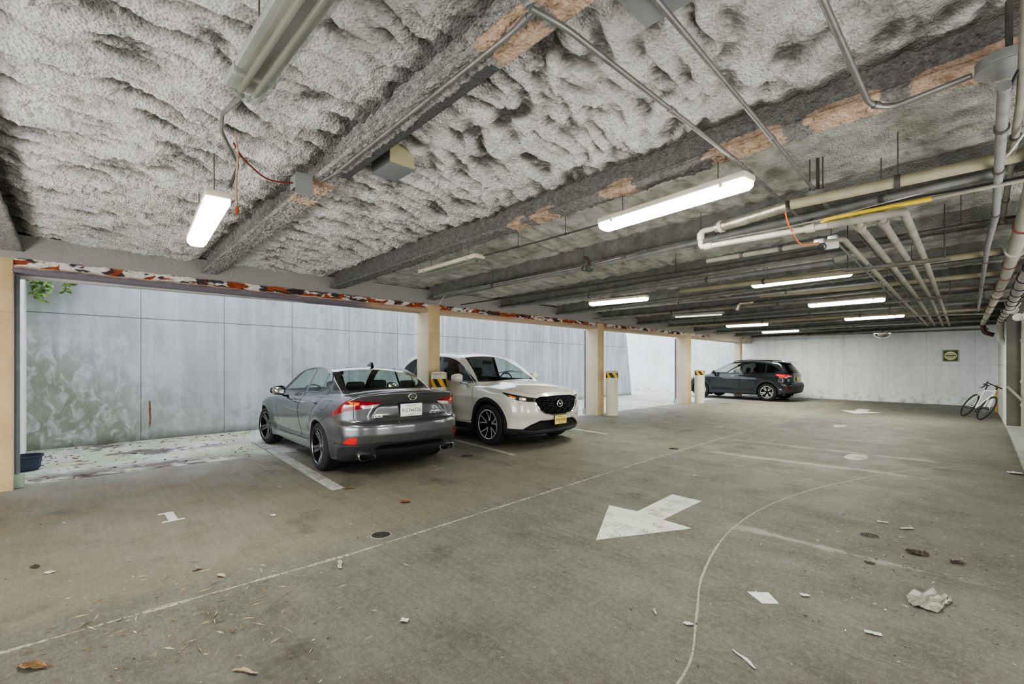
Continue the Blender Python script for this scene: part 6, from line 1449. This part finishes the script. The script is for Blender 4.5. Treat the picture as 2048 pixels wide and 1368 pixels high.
# ------------------------------------------------------------------ bicycle leaning on the right-hand wall
def bicycle():
    Rr, Fr = Vector((-.84, 17.50, 0)), Vector((-.50, 16.60, 0)); f = (Fr - Rr).normalized(); rt = Vector((-f.y, f.x, 0)); th = math.radians(27)
    if rt.x < 0: rt = -rt
    up = Vector((0, 0, 1)) * math.cos(th) + rt * math.sin(th); sd = f.cross(up)
    M = Matrix(((f.x, sd.x, up.x, Rr.x), (f.y, sd.y, up.y, Rr.y), (f.z, sd.z, up.z, .004), (0, 0, 0, 1)))
    e = empty('bicycle', (0, 0, 0), 0, 'white and black drop-bar bicycle leaning against the pier wall', 'bicycle'); e.matrix_world = M
    mw = simple('white bicycle frame', (.75, .75, .73), .3); mk = simple('black bicycle parts', (.012, .012, .013), .4); tyre = M_tire
    R, wb = .335, .96; bb = Vector((.42, 0, .28)); hd = Vector((.80, 0, .80)); st = Vector((.27, 0, .80)); rw = Vector((0, 0, R)); fw = Vector((wb, 0, R)); ht = Vector((.83, 0, .70))
    mb = MB(); mb.tube([bb, ht], .022, 10); mb.tube([st, hd], .017, 10); mb.tube([bb, st], .017, 10); mb.tube([hd + Vector((-.01, 0, .04)), ht + Vector((.015, 0, -.04))], .021, 10)
    for s_ in (-1, 1): mb.tube([st + Vector((.01, s_ * .015, -.02)), rw + Vector((0, s_ * .065, 0))], .009, 8); mb.tube([bb + Vector((-.02, s_ * .03, 0)), rw + Vector((0, s_ * .065, 0))], .010, 8)
    mb.build('frame', mw, e)
    mb = MB()
    for s_ in (-1, 1): mb.tube([ht + Vector((.01, s_ * .03, -.04)), ht + Vector((.03, s_ * .045, -.14)), fw + Vector((0, s_ * .05, 0))], .011, 8)
    mb.tube([ht + Vector((.01, -.03, -.04)), ht + Vector((.01, .03, -.04))], .014, 8); mb.build('fork', mw, e)
    for c, nm in ((rw, 'wheel'), (fw, 'wheel')):
        mb = MB(); mb.tube([c + Vector((R * math.cos(t) * .965, 0, R * math.sin(t) * .965)) for t in np.linspace(0, 2 * PI, 49)[:-1]], .0145, 8, True); w = mb.build(nm, tyre, e)
        mb = MB(); mb.tube([c + Vector((R * math.cos(t) * .90, 0, R * math.sin(t) * .90)) for t in np.linspace(0, 2 * PI, 49)[:-1]], .011, 8, True, sx=1.2); mb.build('rim', mk, w)
        mb = MB()
        for k in range(20):
            a = 2 * PI * k / 20; mb.tube([c + Vector((.02 * math.cos(a + .5), (.02 if k % 2 else -.02), .02 * math.sin(a + .5))), c + Vector((R * .88 * math.cos(a), 0, R * .88 * math.sin(a)))], .0013, 4)
        mb.build('spokes', M_chrome, w)
        mb = MB(); mb.tube([c + Vector((0, -.05, 0)), c + Vector((0, .05, 0))], .016, 12); mb.build('hub', mk, w)
    mb = MB(); hb = hd + Vector((.06, 0, .12)); mb.tube([hd + Vector((-.012, 0, .03)), hd + Vector((-.015, 0, .12)), hb], .015, 8); mb.build('stem', mk, e)
    mb = MB(); mb.tube([hb + Vector((-.06, .29, -.15)), hb + Vector((.04, .29, -.15)), hb + Vector((.105, .29, -.10)), hb + Vector((.11, .29, -.03)), hb + Vector((.06, .28, 0)), hb + Vector((0, .17, 0)), hb, hb + Vector((0, -.17, 0)), hb + Vector((.06, -.28, 0)), hb + Vector((.11, -.29, -.03)), hb + Vector((.105, -.29, -.10)), hb + Vector((.04, -.29, -.15)), hb + Vector((-.06, -.29, -.15))], .014, 8); mb.build('handlebar', mk, e)
    for s_ in (-1, 1):
        mb = MB(); mb.tube([hb + Vector((.095, s_ * .29, -.02)), hb + Vector((.13, s_ * .295, .02)), hb + Vector((.13, s_ * .295, -.09))], .010, 7); mb.build('brake_lever', mk, e)
    mb = MB(); mb.tube([st, st + Vector((-.045, 0, .14))], .013, 8); mb.build('seat_post', mk, e)
    mb = MB(); s0 = st + Vector((-.06, 0, .15)); mb.tube([s0 + Vector((-.13, 0, .01)), s0 + Vector((-.08, 0, .01)), s0 + Vector((0, 0, .0)), s0 + Vector((.08, 0, .0)), s0 + Vector((.14, 0, -.005))], [.05, .065, .045, .022, .014], 12, up=(0, 1, 0), sx=.4); mb.build('saddle', mk, e)
    mb = MB(); mb.tube([bb + Vector((0, -.05, 0)), bb + Vector((0, .05, 0))], .02, 10); mb.lathe([(.06, 0), (.095, 0), (.095, .004), (.06, .004)], 28, Matrix.Translation(bb + Vector((0, -.045, 0))) @ Matrix.Rotation(PI / 2, 4, 'X')); cr = mb.build('crankset', mk, e)
    for s_, a in ((-1, .35), (1, .35 + PI)):
        p = bb + Vector((math.cos(a) * .17, s_ * .075, math.sin(a) * .17)); mb = MB(); mb.tube([bb + Vector((0, s_ * .06, 0)), p], .010, 8); mb.build('crank_arm', mk, cr)
        mb = MB()
        for y0 in (.01, .085): mb.bbox((p.x - .045, p.y + s_ * y0 - .006, p.z - .01), (p.x + .045, p.y + s_ * y0 + .006, p.z + .01), .003)
        for x0 in (-.045, .0, .045): mb.tube([(p.x + x0, p.y, p.z), (p.x + x0, p.y + s_ * .09, p.z)], .006, 6)
        mb.build('pedal', mk, cr)
    mb = MB(); c0 = rw + Vector((0, -.045, 0)); c1 = bb + Vector((0, -.045, 0))
    mb.tube([c0 + Vector((0, 0, .035)), c1 + Vector((0, 0, .09)), c1 + Vector((.09, 0, 0)), c1 + Vector((0, 0, -.09)), c0 + Vector((0, 0, -.035)), c0 + Vector((-.035, 0, 0))], .004, 5, True); mb.build('chain', mk, e)
bicycle()
mb = MB(); mb.bbox((-.245, 19.45, 0), (-.195, 19.55, .80), .004); tag(mb.build('board', simple('yellow tan timber', (.55, .36, .12), .7, var=.2, vscale=10)), 'narrow yellow tan board standing behind the bicycle', 'board')
# ------------------------------------------------------------------ wall sign
e = empty('sign', (-1.33, 21.79, 1.68), 0, 'square green sign with a cream oval on the pale back wall', 'sign')
B = Matrix(((1, 0, 0, 0), (0, 0, -1, 0), (0, 1, 0, 0), (0, 0, 0, 1)))
gm = simple('dark green sign', (.06, .085, .025), .5); cmx = simple('cream sign oval', (.72, .70, .42), .5)
mb = MB(); mb.bbox((-.21, -.02, -.20), (.21, .005, .20), .02); mb.build('sign_back', simple('pale green sign frame', (.34, .38, .26), .6), e)
mb = MB(); mb.bbox((-.175, -.028, -.17), (.175, -.019, .17), .012); mb.build('sign_face', gm, e)
mb = MB(); mb.lathe([(0, .030), (1, .030), (1, .027)], 40, B @ Matrix.Diagonal((.158, .145, 1, 1))); q = mb.build('sign_oval', cmx, e)
mb = MB(); mb.bbox((-.135, -.034, -.018), (.135, -.029, .018), .002); mb.build('sign_bar', simple('dark brown bar', (.03, .025, .012), .5), e)
for s_, body in ((.06, 'DO NOT'), (-.066, 'ENTER')): text_mesh('sign_lettering', body, .058, gm, Matrix.Translation((0, -.031, s_)) @ B, e, .001)
# ------------------------------------------------------------------ litter
def sheet(name, x, y, rz, lx, ly, m, label, cat, crumple=.0, n=12, curl=0., shape=None, seed=0., group=None):
    P = np.zeros((n, n, 3))
    for i in range(n):
        for j in range(n):
            a, b = i / (n - 1) - .5, j / (n - 1) - .5; k = 1.
            if shape == 'round':
                r = max(abs(a), abs(b)); q = math.hypot(a, b) or 1; a, b = a * r / q * 1., b * r / q * 1.
                k = 1 + .35 * pn(seed + a * 3, b * 3, seed).item()
            if shape == 'strip': b = b * (1 - .5 * abs(a)) + .25 * math.sin(a * 7 + seed) * lx / max(ly, 1e-3) * .12
            if shape == 'leaf': b = b * max(.03, math.cos(a * PI) ** .8)
            u, v = a * lx * k, b * ly * k
            z = .003 + crumple * (abs(pn(seed + a * 4.5, b * 4.5 + seed, seed).item()) + .5 * abs(pn(seed + a * 9, b * 9, seed).item())) + curl * .3 * (b * 2) ** 2
            P[i, j] = (x + u * math.cos(rz) - v * math.sin(rz), y + u * math.sin(rz) + v * math.cos(rz), z)
    mb = MB(); mb.grid(P); o = mb.build(name, m, loc=(x, y, 0)); return tag(o, label, cat, group)
M_paper = simple('litter paper', (.62, .61, .57), .8, var=.12, vscale=20)
M_paper2 = simple('dirty litter paper', (.43, .41, .36), .85, var=.3, vscale=14)
M_leafb = simple('dry brown leaf', (.20, .115, .05), .8, var=.45, vscale=25)
M_leafd = simple('dark dead leaf', (.055, .042, .028), .85, var=.5, vscale=25)
M_straw = simple('dry straw', (.50, .40, .25), .85)
M_rust = simple('rusty red scrap', (.20, .06, .035), .8, var=.4, vscale=20)
flat('paper_sheet', [(-1.12, 3.09), (-.955, 3.045), (-.945, 3.09), (-1.02, 3.19)][::-1] if False else [(-1.125, 3.095), (-1.01, 3.01), (-.94, 3.08), (-1.03, 3.18)], M_paper, 'flat pale diamond of paper on the floor inside the curved joint', 'litter', .003)
sheet('crumpled_paper', -.32, 3.77, 1.25, .34, .17, simple('grimy crumpled paper', (.27, .255, .22), .85, var=.3, vscale=14), 'large crumpled dirty paper right of the curved joint', 'litter', .028, 22, 0., 'round', 2.2)
sheet('paper_strip', -.88, 2.38, -.5, .15, .018, M_paper, 'thin curled pale strip near the bottom edge', 'litter', .004, 12, .008, 'strip', 1.)
sheet('foil_strip', -3.27, 1.38, -.35, .15, .03, M_paper2, 'crinkled pale strip lying just below the long joint', 'litter', .012, 12, .01, 'strip', 3.)
sheet('paper_scrap', -.49, 3.1, .3, .075, .03, M_paper, 'small curled white scrap below the crumpled paper', 'litter', .01, 8, .015, None, 4.)
sheet('paper_scrap', -.86, 3.3, .5, .05, .03, M_paper, 'tiny white scrap right of the paper diamond', 'litter', .01, 8, .01, None, 5.)
sheet('paper_scrap', -1.40, 2.45, -.9, .06, .015, M_paper2, 'torn white scrap beside the lower end of the curved joint', 'litter', .01, 8, .01, 'strip', 6.)
sheet('paper_scrap', -1.21, 2.47, .6, .05, .03, M_paper, 'white crumb on the curved joint', 'litter', .008, 8, .01, 'round', 6.6)
sheet('paper_scrap', -2.31, 1.34, .6, .045, .035, M_paper, 'small square white scrap in the middle foreground', 'litter', .006, 6, .02, None, 7.)
sheet('paper_scrap', -4.75, 1.36, .2, .06, .05, M_paper, 'white scrap right of the painted number 1', 'litter', .01, 8, .01, 'round', 8.)
sheet('paper_scrap', -4.52, -.13, .8, .07, .05, M_paper2, 'grey white scrap at the lower left of the empty stall', 'litter', .01, 8, .0, 'round', 9.)
sheet('black_scrap', -4.71, -.21, .5, .08, .04, M_leafd, 'black plastic scrap at the left edge of the empty stall', 'litter', .02, 8, .0, 'round', 10.)
sheet('paper_scrap', -.77, 5.32, .3, .08, .03, M_paper, 'white curl above the small hole cover', 'litter', .012, 8, .02, None, 11.)
sheet('paper_scrap', -.60, 5.28, .8, .11, .05, M_paper2, 'torn pale scrap right of the small hole cover', 'litter', .015, 8, .0, 'round', 12.)
sheet('paper_scrap', .07, 8.91, .2, .14, .10, M_paper, 'white folded paper against the kerb at the right edge', 'litter', .02, 8, .03, None, 13.)
sheet('paper_scrap', -2.73, 5.77, .7, .05, .04, M_paper, 'white scrap on the aisle behind the big arrow', 'litter', .008, 6, .0, 'round', 14.)
sheet('dry_leaf', -3.17, -.15, .75, .16, .06, M_leafb, 'big dry brown leaf in the bottom left corner', 'leaf', .02, 14, .03, 'leaf', 15.)
sheet('dead_leaf', -.47, 4.65, .2, .15, .09, M_leafd, 'largest dark rotted leaf clump right of the hole cover', 'leaf', .035, 16, 0., 'round', 16.)
sheet('dead_leaf', -.25, 4.64, .6, .09, .05, M_leafd, 'dark leaf clump further right of the hole cover', 'leaf', .025, 12, 0., 'round', 17.)
sheet('dead_leaf', -.68, 4.18, .3, .07, .04, M_leafd, 'small dark leaf between the hole cover and the crumpled paper', 'leaf', .015, 8, 0., 'leaf', 18.)
sheet('dead_leaf', -4.27, 2.49, .9, .12, .08, M_rust, 'reddish brown leaf on the stall floor above the drain', 'leaf', .02, 10, .02, 'leaf', 19.)
sheet('dead_leaf', -5.18, 2.29, .9, .16, .03, M_rust, 'thin red brown twig at the end of the wide stall line', 'twig', .012, 10, 0., 'strip', 20.)
sheet('dead_leaf', -2.44, .58, .6, .13, .02, M_straw, 'straw coloured leaf stalk at the bottom edge', 'leaf', .012, 10, .01, 'strip', 21.)
sheet('dead_leaf', -3.65, .72, .4, .08, .035, M_straw, 'pale brown leaf beside the long joint', 'leaf', .014, 10, .01, 'leaf', 22.)
sheet('dead_leaf', -3.85, .62, 1.2, .07, .03, M_leafd, 'dark leaf curl near the long joint at lower left', 'leaf', .012, 10, .01, 'leaf', 23.)
# rubbish drifted along the outside wall and straw on the near floor: beyond counting
def scatter(name, n, fn_xy, sizes, mats, label, cat, seed, flatz=.0, long=1.):
    q = random.Random(seed); mb = MB()
    for k in range(n):
        x, y = fn_xy(q); s_ = q.uniform(*sizes); a = q.uniform(0, 2 * PI); l = s_ * q.uniform(1, long); w = s_ * q.uniform(.3, .7) / (1 if long < 3 else 2.5)
        c, d = math.cos(a), math.sin(a); z = flatz + .002 + q.uniform(0, .004); h = s_ * q.uniform(.05, .3)
        P = [(-l / 2, -w / 2 * q.random(), 0), (0, -w / 2, h), (l / 2, w / 2 * q.random() - w / 4, h * .3), (0, w / 2, 0)]
        mb.add([(x + u * c - v * d, y + u * d + v * c, z + hh) for u, v, hh in P], [(0, 1, 2, 3)], q.randrange(len(mats)))
    o = mb.build(name, mats, smooth=False); return tag(o, label, cat, None, 'stuff')
def near_xy(q):
    while True:
        x, y = q.uniform(-7.5, .2), q.uniform(-.5, 14)
        if -10 < x < -5.1 and (2.1 < y < 4.4 or 5.1 < y < 7.3): continue
        if q.random() < .2 + 1.6 * max(0, pn(x * .9, y * .9, 2.).item()): return x, y
scatter('floor_grit', 2400, near_xy, (.004, .017), [M_leafd, M_leafb, M_paper, M_paper2, M_leafd], 'grit and leaf crumbs strewn over the garage floor', 'debris', 3, long=2.)
scatter('straw', 210, lambda q: (-3.05 + q.gauss(0, .42), .5 + q.gauss(0, .36)), (.012, .028), [M_straw, M_straw, M_leafb], 'straw stalks scattered on the near floor at lower left', 'debris', 5, long=4.5)
scatter('aisle_grit', 420, lambda q: (-.5 + q.gauss(0, .5), 4.3 + q.gauss(0, .8)), (.004, .02), [M_leafd, M_leafd, M_paper2], 'dark crumbs around the hole cover in the aisle', 'debris', 8, long=2.)
def out_xy(q):
    return (q.uniform(-11.0, -8.0), q.uniform(-.7, 3.6)) if q.random() < .55 else ((-10.95 + abs(q.gauss(0, .25)), q.uniform(-.7, 3.)) if q.random() < .5 else (q.uniform(-11.2, -8), q.uniform(3, 18)))
scatter('outdoor_debris', 900, out_xy, (.012, .06), [M_leafb, M_leafd, M_paper2, M_rust, M_paper], 'leaves and rubble strewn on the mossy strip outside', 'debris', 9, -.012, long=2.2)
scatter('wall_foot_rubble', 160, lambda q: (q.uniform(-5.4, -1.2), 21.74 - abs(q.gauss(0, .07))), (.02, .07), [M_paper, M_paper, M_paper2], 'white flakes lying along the foot of the back wall', 'debris', 12, 0., long=2.)
# ------------------------------------------------------------------ daylight
w = bpy.data.worlds.new('overcast'); scene.world = w; w.use_nodes = True; nt = w.node_tree
bg = nt.nodes['Background']
tc = nt.nodes.new('ShaderNodeTexCoord'); sx = nt.nodes.new('ShaderNodeSeparateXYZ'); nt.links.new(tc.outputs['Generated'], sx.inputs[0])
rp = nt.nodes.new('ShaderNodeValToRGB'); nt.links.new(sx.outputs[2], rp.inputs[0])
rp.color_ramp.elements[0].position = 0.; rp.color_ramp.elements[0].color = (.62, .66, .66, 1)
rp.color_ramp.elements[1].position = .6; rp.color_ramp.elements[1].color = (.86, .93, 1., 1)
nt.links.new(rp.outputs[0], bg.inputs[0]); bg.inputs[1].default_value = 2.05
# fill lights added out of view behind the viewer and along the right-hand aisle
def lamp(name, loc, target, sx_, sy_, e_, col=(1, .98, .94)):
    ld = bpy.data.lights.new(name, 'AREA'); ld.shape = 'RECTANGLE'; ld.size = sx_; ld.size_y = sy_; ld.energy = e_; ld.color = col
    lo = bpy.data.objects.new(name, ld); link(lo); lo.location = loc
    lo.rotation_euler = (Vector(target) - Vector(loc)).to_track_quat('-Z', 'Y').to_euler(); return lo
for x, y, e_ in ((-1.6, -2.6, 25), (-4.8, -2.6, 25)):
    lamp('near_bay_fill_light', (x, y, 2.45), (x, y, 0), 1.2, .3, e_, (1, .975, .92))
lamp('ceiling_fill_light', (-3.6, -2.6, .35), (-3.6, .6, 2.9), 5., 1.2, 150)
lamp('ceiling_fill_light', (1.5, -.5, .35), (-.8, 2., 2.9), 1.6, 2.5, 75)
lamp('ceiling_fill_light', (1.3, 3.2, .35), (-2.4, 4.1, 2.85), 1.2, 1.6, 70)
lamp('ceiling_fill_light', (1.6, 6., .35), (-2.0, 7., 2.8), 1.4, 6., 120)
lamp('ceiling_fill_light', (1.6, 12., .35), (-3.0, 13., 2.7), 1.4, 5., 110)
scene.view_settings.view_transform = 'AgX'
scene.view_settings.look = 'AgX - Medium High Contrast'
scene.view_settings.exposure = 0.75
scene.cycles.use_denoising = True
scene.cycles.max_bounces = 7
scene.cycles.diffuse_bounces = 4
scene.cycles.use_adaptive_sampling = True
scene.cycles.adaptive_threshold = .05
scene.cycles.transparent_max_bounces = 12
scene.cycles.caustics_reflective = False; scene.cycles.caustics_refractive = False
scene.cycles.sample_clamp_indirect = 6.
# ------------------------------------------------------------------ camera
cd = bpy.data.cameras.new('camera'); cam = bpy.data.objects.new('camera', cd); COL.objects.link(cam)
cam.location = (0, 0, 1.45); cam.rotation_euler = (PI / 2, 0, math.radians(46.82))
cd.sensor_width = 36; cd.lens = 930 / 2048 * 36; cd.shift_y = 41 / 2048; cd.clip_end = 200; cd.clip_start = .02
scene.camera = cam
